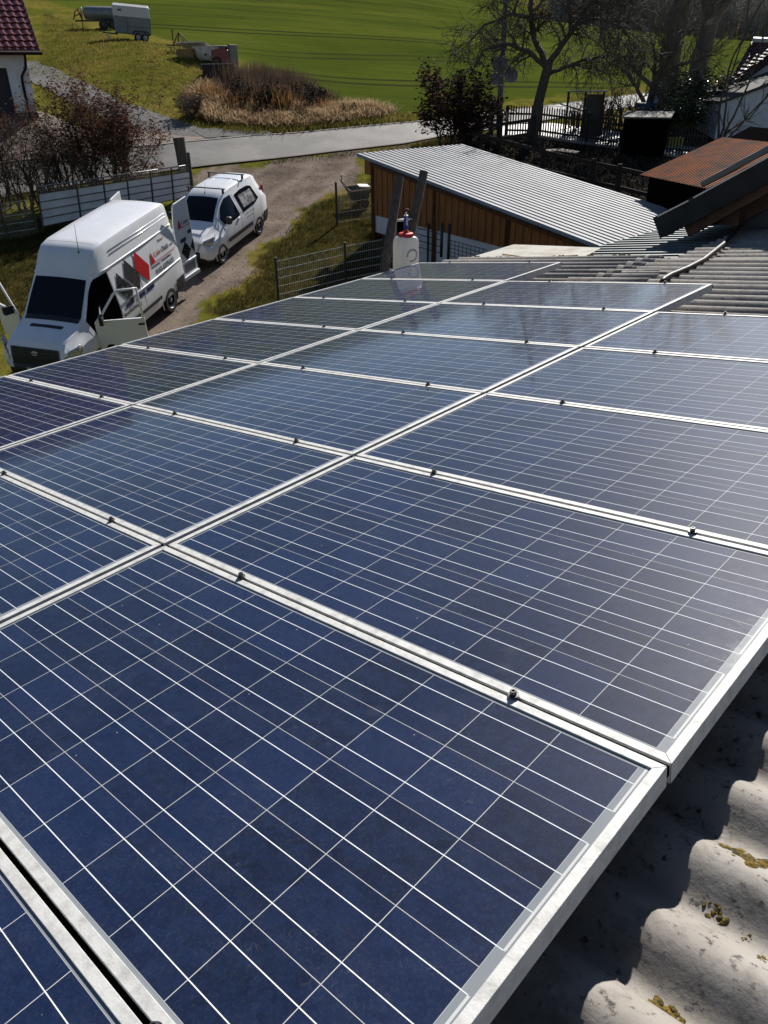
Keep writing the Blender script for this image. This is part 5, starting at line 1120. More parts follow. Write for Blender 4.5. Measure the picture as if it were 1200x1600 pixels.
# ------------------------------------------------------------------ garden on the right: fences, hutch, buildings
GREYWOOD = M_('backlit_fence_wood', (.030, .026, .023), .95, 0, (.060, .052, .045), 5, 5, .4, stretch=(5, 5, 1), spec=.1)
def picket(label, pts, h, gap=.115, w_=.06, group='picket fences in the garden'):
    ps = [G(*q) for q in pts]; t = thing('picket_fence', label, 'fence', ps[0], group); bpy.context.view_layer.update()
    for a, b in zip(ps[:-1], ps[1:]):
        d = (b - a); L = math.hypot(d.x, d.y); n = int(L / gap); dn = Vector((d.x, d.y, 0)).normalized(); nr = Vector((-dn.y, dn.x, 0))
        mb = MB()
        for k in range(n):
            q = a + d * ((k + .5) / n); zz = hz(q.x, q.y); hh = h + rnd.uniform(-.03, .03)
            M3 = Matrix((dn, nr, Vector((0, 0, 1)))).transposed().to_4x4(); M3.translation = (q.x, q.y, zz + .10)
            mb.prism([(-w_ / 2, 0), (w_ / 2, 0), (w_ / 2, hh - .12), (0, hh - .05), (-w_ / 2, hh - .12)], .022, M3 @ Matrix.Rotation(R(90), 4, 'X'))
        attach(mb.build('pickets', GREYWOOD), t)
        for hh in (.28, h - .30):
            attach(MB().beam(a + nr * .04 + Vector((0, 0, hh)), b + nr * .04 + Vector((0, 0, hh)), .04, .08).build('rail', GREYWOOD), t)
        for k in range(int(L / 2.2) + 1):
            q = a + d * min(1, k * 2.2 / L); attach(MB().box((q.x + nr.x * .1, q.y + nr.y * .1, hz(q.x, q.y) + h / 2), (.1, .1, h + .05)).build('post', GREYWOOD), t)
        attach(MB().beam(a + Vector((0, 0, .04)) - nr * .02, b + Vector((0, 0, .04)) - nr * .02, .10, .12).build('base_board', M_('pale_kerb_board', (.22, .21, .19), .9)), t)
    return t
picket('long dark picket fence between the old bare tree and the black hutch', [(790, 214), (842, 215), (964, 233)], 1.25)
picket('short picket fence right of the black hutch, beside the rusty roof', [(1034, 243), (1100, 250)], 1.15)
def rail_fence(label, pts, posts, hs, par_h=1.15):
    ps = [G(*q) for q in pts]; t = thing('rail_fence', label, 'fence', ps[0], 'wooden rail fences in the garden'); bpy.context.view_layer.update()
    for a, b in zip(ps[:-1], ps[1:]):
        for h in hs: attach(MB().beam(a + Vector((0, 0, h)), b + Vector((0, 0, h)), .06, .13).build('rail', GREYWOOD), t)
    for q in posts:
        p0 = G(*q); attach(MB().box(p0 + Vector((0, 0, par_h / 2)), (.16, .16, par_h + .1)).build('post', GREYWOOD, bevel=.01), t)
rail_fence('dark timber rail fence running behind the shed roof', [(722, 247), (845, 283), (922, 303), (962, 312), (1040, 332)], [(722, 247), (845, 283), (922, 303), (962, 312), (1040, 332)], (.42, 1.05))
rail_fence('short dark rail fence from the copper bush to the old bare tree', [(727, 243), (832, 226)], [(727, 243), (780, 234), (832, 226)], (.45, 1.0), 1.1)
# thorny wire tops
hb0 = G(968, 243); hb1 = G(1034, 249); hd = (hb1 - hb0); hd.z = 0; hL = hd.length; hd.normalize()
hu = thing('garden_hutch', 'black timber garden hutch with pale flat top', 'hutch', Matrix.Translation(hb0) @ Matrix.Rotation(math.atan2(hd.y, hd.x), 4, 'Z'))
mb = MB()
for k in range(16): mb.box((hL * (k + .5) / 16, 0, .72), (hL / 16 - .012, .03, 1.5)); 
for k in range(10):
    for xx in (0, hL): mb.box((xx, 1.6 * (k + .5) / 10, .72), (.03, .148, 1.5))
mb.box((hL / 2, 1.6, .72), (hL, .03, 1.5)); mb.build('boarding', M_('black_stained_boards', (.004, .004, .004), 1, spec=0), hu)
MB().box((hL / 2, .75, 1.52), (hL + .25, 1.95, .06), Matrix.Rotation(R(4), 3, 'X')).build('lid', M_('pale_roofing_felt', (.16, .15, .13), .85, 0, (.09, .085, .08), 4), hu)
cf0 = G(882, 213); cf = thing('cold_frame', 'weathered timber compost frame behind the picket fence', 'frame', Matrix.Translation(cf0) @ Matrix.Rotation(R(-12), 4, 'Z'))
for x in (0, .75, 1.55): MB().box((x, 0, .9), (.10, .10, 1.8)).build('post', GREYWOOD, cf)
MB().box((.8, 0, 1.82), (1.8, .12, .06)).build('top_rail', M_('pale_rail', (.34, .32, .29), .8), cf)
MB().box((1.2, .04, .85), (.78, .04, 1.7)).build('panel', M_('brown_grey_panel', (.07, .06, .045), .9, 0, (.05, .045, .035), 4), cf)
pk = G(875, 246); tag(MB().prism([(-.75, 0), (.0, .22), (.8, -.1), (.72, -.36), (-.1, -.1), (-.7, -.2)], .04, Matrix.Translation(pk + Vector((0, 0, .25))) @ Matrix.Rotation(R(-22), 4, 'Z') @ Matrix.Rotation(R(12), 4, 'X')).build('broken_board', M_('pinkish_board', (.26, .19, .15), .85, 0, (.18, .13, .10), 4)), 'broken pinkish board lying in the garden soil', 'board')
yb = G(1052, 228); tag(MB().prism(rrect(.35, .22, .06), .35, Matrix.Translation(yb)).build('yellow_tub', M_('yellow_green_tub', (.28, .26, .02), .7), bevel=.02), 'yellow green tub behind the short picket fence', 'tub')
bb = G(1003, 197); tag(MB().lathe([(.42, 0), (.46, .5), (.46, .9), (.40, 1.0), (0, 1.02)], 20, Matrix.Translation(bb)).build('rain_barrel', M_('blue_grey_barrel', (.045, .06, .10), .6), auto=40), 'blue grey rain barrel at the foot of the twiggy fruit tree', 'barrel')
# white outbuilding and tiled house
ob_ = G(1116, 218); ro = math.hypot(ob_.x, ob_.y); otop = P(1124, 158, ro).z
o2 = P(1235, 118, ro + 1.2); od = Vector((o2.x - ob_.x, o2.y - ob_.y, 0)); oL = od.length; od.normalize(); ob_n = Vector((-od.y, od.x, 0)); orise = (o2.z - otop) / oL
wo = thing('outbuilding', 'low white outbuilding wall below the tiled house at the right edge', 'building', ob_); bpy.context.view_layer.update()
def obx(a0, a1, b0, b1, z0, z1, name, mt_, flat=True):
    mb = MB(); vs = [Vector((ob_.x, ob_.y, z + (orise * a if (k or not flat) else 0))) + od * a + ob_n * b for a in (a0, a1) for b in (b0, b1) for k, z in enumerate((z0, z1))]
    mb.add(vs, [(0, 1, 3, 2), (4, 6, 7, 5), (0, 4, 5, 1), (2, 3, 7, 6), (0, 2, 6, 4), (1, 5, 7, 3)]); return attach(mb.build(name, mt_), wo)
obx(0, 10, 0, 2.6, ob_.z - 2.5, otop - .08, 'wall', M_('white_washed_brick', (.62, .63, .67), .9, 0, (.50, .51, .55), 5, 5, .5, 18, stretch=(1, 1, 3)))
obx(-.12, 10.2, -.15, 2.8, otop - .08, otop + .05, 'roof', M_('dark_cap', (.05, .048, .045), .9), False)
hr = ro + 3.6
he, hk, hn = P(1139, 131, hr), P(1176, 65, hr + 2.6), P(1206, 84, hr + .3)
th_ = thing('tiled_house', 'house with dark plum tiled roof at the right edge behind the white outbuilding', 'house', Vector((he.x, he.y, hz(he.x, he.y)))); bpy.context.view_layer.update()
HT = M_('plum_glazed_tile', (.045, .015, .022), .6, 0, (.075, .028, .034), 5, 4, spec=.3)
vdir = (hn - he).normalized(); upr = hk - he
rdir = (P(1230, 66.5, hr + 2.9) - hk).normalized()
mb = MB(); nR, nC = 9, 14; nrm_ = vdir.cross(upr).normalized(); nrm_ = nrm_ if nrm_.z > 0 else -nrm_
rows = []
for j in range(nR):
    for e, lift in ((0, .05), (1, 0.0)):
        t_ = (j + e) / nR; a = he.lerp(hk, t_); b = (he + vdir * 4.2).lerp(hk + rdir * 5.0, t_); row = []
        for i in range(nC * 6 + 1):
            ph = (i % 6) / 6; row.append(a.lerp(b, i / (nC * 6)) + nrm_ * (lift + .035 * math.cos(2 * math.pi * ph)))
        rows.append(row)
mb.grid(rows if (rows[0][6] - rows[0][0]).cross(rows[-1][0] - rows[0][0]).z > 0 else [r_[::-1] for r_ in rows])
attach(mb.build('roof', HT, auto=40, solid=.03), th_)
attach(MB().tube([hk + Vector((0, 0, .06)), hk + rdir * 5 + Vector((0, 0, .06))], .13, 8).build('ridge_tile', M_('white_ridge_tile', (.45, .42, .42), .35)), th_)  # white ridge tiles on the plum roof
BRN = M_('dark_brown_verge', (.03, .014, .012), .7)
attach(MB().beam(he - vdir * .1 - Vector((0, 0, .20)), he + vdir * 4.4 - Vector((0, 0, .20)), .10, .30).build('verge_board', BRN), th_)
mb = MB(); g0_, g1_ = he + vdir * .8 + ob_n * .35 - Vector((0, 0, .3)), he + vdir * 4.4 + ob_n * .35 - Vector((0, 0, .3))
q = [g0_, g1_, Vector((g1_.x, g1_.y, otop - 2)), Vector((g0_.x, g0_.y, otop - 2))]
mb.add(q + [a + ob_n * 1.2 for a in q], [(3, 2, 1, 0), (4, 5, 6, 7), (0, 1, 5, 4), (1, 2, 6, 5), (2, 3, 7, 6), (3, 0, 4, 7)]); attach(mb.build('wall', WALLWHITE), th_)
# rusty shed roof
RUSTROOF = M_('rusty_corrugated_iron', (.27, .080, .022), .9, 0, (.075, .055, .045), 2.0, 10, .4, 40, lo=.40, hi=.68, spec=.1)
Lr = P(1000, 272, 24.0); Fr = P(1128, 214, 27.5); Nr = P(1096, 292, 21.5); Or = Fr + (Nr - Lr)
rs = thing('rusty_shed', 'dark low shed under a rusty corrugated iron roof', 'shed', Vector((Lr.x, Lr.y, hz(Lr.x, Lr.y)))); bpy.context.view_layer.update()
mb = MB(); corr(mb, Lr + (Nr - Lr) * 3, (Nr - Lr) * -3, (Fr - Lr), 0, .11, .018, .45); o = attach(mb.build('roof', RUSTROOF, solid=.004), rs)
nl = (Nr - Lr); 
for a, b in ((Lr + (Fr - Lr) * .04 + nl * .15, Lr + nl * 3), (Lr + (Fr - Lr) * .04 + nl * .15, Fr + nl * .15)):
    mb = MB(); a2, b2 = Vector(a), Vector(b); vs = [a2 - Vector((0, 0, .06)), b2 - Vector((0, 0, .06)), Vector((b2.x, b2.y, 2.5)), Vector((a2.x, a2.y, 2.5))]; mb.add(vs, [(0, 1, 2, 3)]); attach(mb.build('wall', M_('shed_wall_shade', (.003, .003, .003), 1, spec=0), solid=.06), rs)  # wall colour near black paints the shade under the roof edge
# black block painting in the shadow region by the outbuilding wall
tz = P(1140, 214, 29); t2 = P(1172, 197, 29.5); t3 = P(1260, 205, 28); t4 = P(1260, 250, 26)
mb = MB(); vs = [tz, t2, t3, t4]; mb.add(vs + [Vector((q.x, q.y, 3.5)) for q in vs], [(0, 1, 2, 3), (0, 4, 5, 1), (1, 5, 6, 2), (2, 6, 7, 3), (3, 7, 4, 0)])
tag(mb.build('shadow_block', M_('black_shadow_tone', (.006, .006, .006), 1, spec=0), bevel=.03), 'black block painting in the shadow region beside the white outbuilding wall', 'shadow block')
# utility pole with two round plates
up0 = G(779, 196); ut = thing('utility_pole', 'tall grey pole with two round grey plates beside the road', 'pole', up0)
MB().tube([(0, 0, -.2), (0, 0, 3), (0, 0, 9.5)], [.14, .12, .09], 12).build('shaft', M_('grey_pole', (.10, .105, .11), .7), ut, smooth=True)
for x, z, r_2 in ((-.12, 2.55, .36), (.42, 2.1, .32), (-.30, 1.95, .26)):
    MB().lathe([(0, .02), (r_2, .02), (r_2, -.02), (0, -.02)], 22, Matrix.Translation((x, -.17, z)) @ Matrix.Rotation(R(84), 4, 'X') @ Matrix.Rotation(R(0), 4, 'Y')).build('plate', M_('grey_round_plate', (.19, .20, .23), .5), ut, auto=40)

# ------------------------------------------------------------------ trees and shrubs
def see_through_light(mt, amt):        # thin leaves and plastic let light through
    t = mt.node_tree; b = t.nodes['Principled BSDF']; o = [n for n in t.nodes if n.type == 'OUTPUT_MATERIAL'][0]
    tr = nd(t, 'ShaderNodeBsdfTranslucent'); mx = nd(t, 'ShaderNodeMixShader'); mx.inputs[0].default_value = amt
    src = b.inputs['Base Color'].links
    if src: t.links.new(src[0].from_socket, tr.inputs[0])
    else: tr.inputs[0].default_value = b.inputs['Base Color'].default_value
    t.links.new(b.outputs[0], mx.inputs[1]); t.links.new(tr.outputs[0], mx.inputs[2]); t.links.new(mx.outputs[0], o.inputs[0])
see_through_light(CAN, .45)
class Twigs(MB):
    def limb(s, p, d, L, r, depth, o):
        """one limb as a bent tapering tube, with side limbs; o: options"""
        n = max(3, int(L / o.get('seg', .25))); n = min(n, 9)
        pts = [Vector(p)]; d = Vector(d).normalized(); rad = [r]; step = L / n
        for i in range(n):
            d = (d + Vector((rnd.gauss(0, 1), rnd.gauss(0, 1), rnd.gauss(0, 1))) * o['wob'] + Vector((0, 0, o['lift'][min(depth, len(o['lift']) - 1)]))).normalized()
            pts.append(pts[-1] + d * step); rad.append(r * (1 - (1 - o.get('taper', .45)) * (i + 1) / n))
        sides = o['sides'][min(depth, len(o['sides']) - 1)]
        s.tube(pts, rad, sides, cap=sides > 4)
        s.tips.append((pts[-1], d, depth))
        if depth >= o['depth']: 
            s.ends += pts[1:]; return
        k = o['kids'][min(depth, len(o['kids']) - 1)]; k = int(k) + (rnd.random() < k - int(k))
        for c in range(k):
            t_ = o.get('first', .3) + (1 - o.get('first', .3)) * (c + rnd.random()) / k
            i = min(int(t_ * n), n - 1); q = pts[i].lerp(pts[i + 1], t_ * n - i); rr_ = rad[i] * rnd.uniform(.5, .7)
            base = (pts[i + 1] - pts[i]).normalized(); ax = base.orthogonal().normalized(); ax.rotate(Matrix.Rotation(rnd.uniform(0, 6.28), 3, base))
            nd_ = (base * math.cos(o['ang']) + ax * math.sin(o['ang'])); 
            s.limb(q, nd_, L * rnd.uniform(*o['ratio']), max(rr_, o['rmin']), depth + 1, o)
        if o.get('cont', True): s.limb(pts[-1], d, L * rnd.uniform(*o['ratio']), max(rad[-1], o['rmin']), depth + 1, o)
def twigs(): t = Twigs(); t.tips = []; t.ends = []; return t
DEADLEAF = M_('brown_beech_leaf', (.055, .024, .016), .85, 0, (.115, .050, .030), 1.2, 4, lo=.4, hi=.65, spec=.08)
COPPERLEAF = M_('copper_leaf', (.022, .012, .010), .8, 0, (.055, .022, .016), 1.5, 4, spec=.08)
GREENLEAF = M_('glossy_green_leaf', (.018, .035, .010), .22, 0, (.035, .055, .016), 2, 4)
def leaves(points, n, spread, size, mb=None):
    mb = mb or MB()
    for k in range(n):
        c = rnd.choice(points) + Vector((rnd.gauss(0, spread), rnd.gauss(0, spread), rnd.gauss(0, spread)))
        e = Matrix.Rotation(rnd.uniform(0, 6.28), 3, 'Z') @ Matrix.Rotation(rnd.uniform(-1.3, 1.3), 3, 'X'); a = size * rnd.uniform(.6, 1.4)
        mb.add([c + e @ Vector(q) * a for q in ((-.9, 0, 0), (0, -.5, .12), (.9, 0, 0), (0, .5, .12))], [(0, 1, 2, 3)])
    return mb
def shrub(label, p, h, stems, spread, nleaf, leafmat, size=.055, o=None, group=None, name='leafy_shrub', cat='shrub', lean=(0, 0)):
    t = thing(name, label, cat, p, group); tw = twigs()
    oo = dict(wob=.13, lift=(.05, .03, .02), depth=3, kids=(4, 4, 3), ang=R(38), ratio=(.42, .62), sides=(6, 4, 3, 3), rmin=.006, first=.25, seg=.2); oo.update(o or {})
    for k in range(stems):
        a = 2 * math.pi * k / stems + rnd.uniform(-.4, .4); q = Vector((math.cos(a), math.sin(a), 0)) * rnd.uniform(.05, .25) * spread
        tw.limb(q, Vector((math.cos(a) * spread * .45 / h * rnd.uniform(.5, 1.2) + lean[0], math.sin(a) * spread * .45 / h * rnd.uniform(.5, 1.2) + lean[1], 1)), h * rnd.uniform(.5, .68), rnd.uniform(.028, .05) * oo.get('thick', 1), 0, oo)
    tw.build('branches', BARK, t, smooth=False)
    if nleaf: leaves(tw.ends, nleaf, .09, size).build('foliage', leafmat, t)
    return t
# copper beech hedge shrubs at the left, in front of the paved yard
hs = ((6, 326, 3.1, 8, 1.7, 1500), (66, 320, 2.9, 6, 1.5, 900), (112, 314, 3.1, 6, 1.2, 1900), (168, 312, 4.0, 11, 2.2, 11000), (205, 306, 2.9, 6, 1.6, 5200), (-40, 330, 3.4, 7, 1.7, 2200))
hl = ('brown leaved beech shrub at the left edge, before the garage door', 'thin half bare beech shrub between the left edge and the big brown bush', 'slender brown beech shrub leaning on the left flank of the big bush',
      'largest brown leaved beech bush, its top reaching the gravel track', 'bushy brown beech shrub at the road side of the biggest bush', 'brown beech shrub just outside the left edge behind the wire fence')
for (px, py, h, st, sp, nl), lb in zip(hs, hl): shrub(lb, G(px, py), h, st, sp, nl, DEADLEAF, .050, group='beech shrubs along the road')
for (px, py, h), lb in zip(((40, 330, 2.2), (95, 326, 1.9), (138, 318, 2.1)), ('low bare twiggy shrub at the foot of the left beech', 'low bare shrub above the left end of the white board fence', 'low bare shrub before the biggest brown bush')):
    shrub(lb, G(px, py), h, 6, 1.3, 260, DEADLEAF, .05, group='bare shrubs behind the board fence', name='bare_shrub')
# copper bush between road and shed
shrub('dense dark copper leaved bush between the road and the shed roof', G(697, 238), 2.9, 9, 3.0, 6500, COPPERLEAF, .085, dict(kids=(5, 5, 3)))
shrub('reddish half bare bush on the right side of the dark copper bush', G(726, 240), 2.2, 5, 1.5, 700, M_('reddish_leaf', (.10, .035, .025), .6, 0, (.05, .02, .015), 3), .07)
# pollarded little trees
for k, (px, py, h) in enumerate(((748, 236, 2.0), (765, 228, 2.1), (778, 232, 2.2))):
    lb = ('small gnarled pollard nearest the copper bush', 'middle small gnarled pollard beside the rail fence', 'small gnarled pollard at the foot of the grey pole')[k]
    t = thing('pollard_tree', lb, 'tree', G(px, py), 'pollarded trees by the road'); tw = twigs()
    tw.tube([(0, 0, -.2), (.04, .02, .5), (-.03, 0, 1.0), (.02, .03, 1.35)], [.15, .12, .11, .13], 8); tw.build('trunk', BARK, t, auto=60); tw = twigs()
    for j in range(9):
        a = rnd.uniform(0, 6.28); tw.limb(Vector((.02, 0, rnd.uniform(1.0, 1.35))), Vector((math.cos(a), math.sin(a), rnd.uniform(.2, 1.2))), rnd.uniform(.35, .6), .05, 0, dict(wob=.3, lift=(.1, .06), depth=2, kids=(3, 3), ang=R(45), ratio=(.5, .75), sides=(5, 4, 3), rmin=.008, seg=.12))
    tw.build('crown', BARK, t)
# old apple tree with drooping limbs
ap = G(833, 222)
def path_limb(tw, pts, r0, r1, o, kids, kl, depth0=0):
    pts = [Vector(q) for q in pts]; n = len(pts)
    fine = []
    for i in range(n - 1):
        for k in range(4): fine.append(pts[i].lerp(pts[i + 1], k / 4) + Vector((rnd.gauss(0, .02), rnd.gauss(0, .02), rnd.gauss(0, .02))))
    fine.append(pts[-1]); m_ = len(fine)
    rad = [r0 + (r1 - r0) * i / (m_ - 1) for i in range(m_)]; tw.tube(fine, rad, 7)
    for k in range(kids):
        i = rnd.randint(int(m_ * .22), m_ - 1); base = (fine[min(i + 1, m_ - 1)] - fine[max(i - 1, 0)]).normalized()
        ax = base.orthogonal().normalized(); ax.rotate(Matrix.Rotation(rnd.uniform(0, 6.28), 3, base)); d = base * .55 + ax
        tw.limb(fine[i], d, kl * rnd.uniform(.6, 1.3), max(rad[i] * .5, .016), depth0, o)
def img_pts(base, L):                  # limb drawn in the plane facing the road: (right, up, depth) in metres from the base
    dr = Vector((base.x, base.y, 0)).normalized(); rt = Vector((dr.y, -dr.x, 0)); return [rt * a + Vector((0, 0, b)) + dr * c for a, b, c in L]
t = thing('apple_tree', 'old bare apple tree with drooping limbs and dark trunk by the picket fence', 'tree', ap)
tw = twigs(); tw.tube(img_pts(ap, [(-.35, -.4, 0), (-.10, .1, 0), (.0, .8, 0), (.12, 1.7, 0), (.28, 2.5, 0), (.40, 3.1, 0)]), [.42, .30, .24, .21, .20, .19], 12); tw.build('trunk', BARK, t, auto=60)
sg = thing  # (name kept short)
oA = dict(wob=.22, lift=(-.02, -.05, -.09, -.05), depth=2, kids=(5.5, 4.2), ang=R(55), ratio=(.5, .8), sides=(5, 4, 3), rmin=.012, seg=.16, first=.15)
tw = twigs()
LA = [([(.35, 3.0, 0), (-.3, 3.9, .2), (-.55, 4.9, .3), (-.6, 5.9, .2), (-1.1, 6.4, .1), (-1.9, 6.3, 0), (-2.5, 5.9, 0)], .15, .03, 22), ([(.4, 3.1, 0), (1.0, 3.9, -.2), (1.6, 4.8, -.3), (2.2, 5.7, -.2), (3.1, 6.2, -.1)], .14, .03, 22),
      ([(.3, 2.9, 0), (-.5, 3.5, -.4), (-1.5, 3.8, -.6), (-2.4, 3.5, -.6), (-2.9, 2.6, -.6)], .11, .02, 22), ([(.25, 2.6, 0), (1.1, 2.9, .3), (2.0, 3.2, .5), (3.0, 3.3, .5), (3.8, 2.9, .4)], .10, .02, 22),
      ([(-.5, 4.7, .3), (-1.4, 4.9, .8), (-2.5, 4.5, 1.0), (-3.3, 3.7, 1.0)], .09, .02, 22), ([(1.5, 4.6, -.3), (2.3, 4.6, -.9), (3.2, 4.3, -1.1), (3.7, 3.5, -1.1)], .08, .02, 20),
      ([(-.5, 5.5, .2), (.1, 6.4, .4), (.3, 7.3, .5), (.2, 8.3, .5)], .10, .02, 20), ([(1.2, 4.2, -.2), (.9, 5.4, -.6), (1.3, 6.6, -.8), (1.8, 7.4, -.8)], .10, .02, 14), ([(-.6, 5.9, .2), (-1.4, 7.0, -.2), (-2.0, 7.6, -.3)], .08, .02, 12)]
for pts, r0, r1, kids in LA: path_limb(tw, img_pts(ap, pts), r0, r1, oA, kids, .95)
tw.build('crown', BARK, t)
# twiggy fruit tree with upright shoots
ft = G(1006, 196); t = thing('fruit_tree', 'pruned bare fruit tree with a broom of upright twigs behind the hutch', 'tree', ft)
tw = twigs(); tw.tube(img_pts(ft, [(0, -.3, 0), (0, .3, 0), (.12, 1.0, 0), (.22, 1.8, 0)]), [.24, .19, .17, .17], 10); tw.build('trunk', BARK, t, auto=60)
tw = twigs(); oF = dict(wob=.10, lift=(.10, .12, .08), depth=2, kids=(4, 3), ang=R(30), ratio=(.55, .9), sides=(4, 3, 3), rmin=.010, seg=.25, first=.1)
for pts in ([(.2, 1.6, 0), (-.6, 2.2, 0), (-1.4, 2.9, .1), (-2.2, 3.1, .1)], [(.2, 1.7, 0), (.9, 2.4, 0), (1.7, 2.7, -.1), (2.6, 2.9, 0)], [(.2, 1.8, 0), (.1, 2.8, .3), (-.3, 3.8, .4)], [(.22, 1.8, 0), (.6, 2.9, -.3), (.9, 3.8, -.4)], [(.02, .5, 0), (.9, .9, -.2), (1.8, 1.7, -.2), (2.7, 2.0, -.2)], [(.02, .7, 0), (-.5, 1.5, .2), (-1.0, 2.2, .3), (-1.4, 2.4, .3)]):
    path_limb(tw, img_pts(ft, pts), .12, .04, oF, 13, 1.15)
tw.build('crown', TWIG, t)
# two big trees behind, only trunks and lower limbs in view
for k, (px, py, L, lb) in enumerate(((1040, 150, [(0, -.5, 0), (0, 2.0, 0), (.1, 4.6, 0), (.2, 6.0, 0)], 'big dark tree with a thick single trunk and arching limb, behind the fruit tree'),
                                     (1078, 168, [(0, -.5, 0), (.1, 2.0, 0), (.35, 4.2, 0)], 'big grey tree whose trunk forks in three behind the fruit tree'))):
    b = G(px, py); t = thing('big_tree', lb, 'tree', b, 'big trees beyond the road'); sc_ = 1.0
    tw = twigs(); tw.tube(img_pts(b, L), [.62, .5, .46, .44][:len(L)] if k == 0 else [.55, .45, .42], 12); tw.build('trunk', M_('lichen_grey_bark', (.05, .045, .038), .95, 0, (.10, .09, .075), 4, 6, .6, 14), t, auto=60)
    tw = twigs(); oB = dict(wob=.14, lift=(.04, .0, -.03), depth=2, kids=(4, 3, 2.5), ang=R(42), ratio=(.5, .72), sides=(6, 5, 3, 3), rmin=.014, seg=.4, first=.3)
    if k == 0: lim = ([(.1, 4.6, 0), (-1.2, 5.5, 0), (-2.8, 5.8, .2), (-4.4, 4.9, .3), (-5.6, 4.2, .3)], [(.2, 6.0, 0), (.6, 8.5, 0), (.4, 11, .2)], [(.2, 5.8, 0), (1.6, 8, .5), (2.4, 10, .8)], [(.2, 6, 0), (-1.0, 8, -.5), (-2.4, 10, -.8)])
    else: lim = ([(.3, 4.0, 0), (-.5, 6, 0), (-1.6, 8, .2), (-2.0, 10, .2)], [(.35, 4.2, 0), (.5, 6.5, -.3), (.3, 9, -.4)], [(.35, 4.0, 0), (1.6, 6.0, .2), (3.0, 8.2, .4), (3.9, 10, .4)])
    for pts in lim: path_limb(tw, img_pts(b, pts), .34 if len(pts) < 5 else .18, .06, oB, 6, 1.8)
    tw.build('crown', BARK, t)
# climbing bare shrub at the white outbuilding wall, laurel and garden bushes
cl = G(1122, 232); t = thing('climbing_shrub', 'bare stemmed climbing shrub against the white outbuilding wall', 'shrub', cl); tw = twigs()
oC = dict(wob=.06, lift=(.05, .04, .03), depth=1, kids=(3, 2), ang=R(24), ratio=(.5, .8), sides=(6, 4, 3), rmin=.012, seg=.4, first=.2)
for pts in ([(0, 0, -1.2), (.05, 1.2, -1.2), (-.1, 2.6, -1.2), (.2, 4.2, -1.2), (.0, 6.2, -1.2)], [(0, 0, -1.2), (.25, 1.0, -1.2), (.7, 2.4, -1.2), (.9, 4.0, -1.2), (1.0, 5.8, -1.2)], [(.1, .3, -1.2), (.6, .9, -1.2), (1.4, 2.0, -1.2), (1.9, 3.1, -1.2)], [(0, .2, -1.2), (.3, .8, -1.2), (1.0, 1.3, -1.2), (1.7, 2.4, -1.2), (2.5, 3.2, -1.2)], [(0, .1, -1.2), (-.25, 1.8, -1.2), (-.1, 3.4, -1.2), (.6, 5.2, -1.2), (1.1, 6.4, -1.2)]):
    path_limb(tw, img_pts(cl, pts), .055, .014, oC, 5, .9)
tw.build('stems', BARK, t)
LP = (((1050, 212), 1.5, 2.2, 'round green garden bush left of the laurel, behind the short picket fence'), ((1082, 200), 2.3, 2.6, 'glossy laurel bush shining in the sun beside the white outbuilding'), ((1062, 186), 2.0, 2.4, 'tall glossy evergreen behind the laurel, under the forked tree'))
for (px, h, sp, lb) in [(q[0], q[1], q[2], q[3]) for q in LP]:
    shrub(lb, G(*px), h, 9, sp, 2600, GREENLEAF, .085, dict(kids=(5, 4, 3)), group='evergreen bushes in the garden')
for (px, py, h, lb) in ((905, 205, 1.5, 'thin twiggy bush behind the picket fence beside the compost frame'), (940, 200, 1.7, 'twiggy bush behind the picket fence, left of the fruit tree'), (975, 196, 1.6, 'twiggy bush at the left foot of the fruit tree'), (1085, 182, 1.8, 'brownish twiggy bush below the forked big tree')):
    shrub(lb, G(px, py), h, 12, 2.0, 0, None, .05, dict(kids=(4, 3, 2), lift=(.12, .1, .08)), group='twiggy bushes behind the picket fence', name='twiggy_bush')
# ------------------------------------------------------------------ far wood along the field edge
def wood(name, pts, h0, h1, n, depthm, mat_, seed):
    mb = MB(); rr2 = random.Random(seed)
    for k in range(n):
        t_ = rr2.random() * (len(pts) - 1); i = min(int(t_), len(pts) - 2); f_ = t_ - i
        az0, r0 = pts[i]; az1, r1 = pts[i + 1]; px = az0 + (az1 - az0) * f_; r = r0 + (r1 - r0) * f_ + rr2.uniform(0, depthm)
        d = ray(px, 60); x, y = d.x * r, d.y * r; z = hz(x, y); h = rr2.uniform(h0, h1); p0 = Vector((x, y, z - .5)); ln = Vector((rr2.gauss(0, .06), rr2.gauss(0, .06), 1))
        mb.tube([p0, p0 + ln * h * .5, p0 + ln * h], [.22, .16, .05], 4, False)
        for q in range(13):
            a = rr2.uniform(0, 6.28); z0 = rr2.uniform(.12, .92); b = p0 + ln * h * z0; L = h * rr2.uniform(.12, .26); e = b + Vector((math.cos(a) * L, math.sin(a) * L, L * rr2.uniform(.3, 1.1)))
            mb.tube([b, b.lerp(e, .5) + Vector((0, 0, .15)), e], [.09, .06, .03], 3, False)
            for w2 in range(3): g2 = b.lerp(e, rr2.uniform(.3, 1)); mb.tube([g2, g2 + Vector((rr2.gauss(0, .9), rr2.gauss(0, .9), rr2.uniform(.2, 1.6)))], [.05, .02], 3, False)
    o = mb.build(name, mat_); o['kind'] = 'stuff'; return o
FARWOOD = M_('haze_toned_wood', (.17, .155, .14), .95, 0, (.27, .25, .225), .12, 4)  # bark colour lightened to stand in for distance haze
wood('far_wood', [(860, 232), (930, 232), (1000, 240), (1100, 246), (1250, 250)], 8, 11.5, 560, 34, FARWOOD, 3)
wood('far_wood', [(700, 360), (800, 330), (880, 262)], 7, 10, 110, 40, FARWOOD, 8)

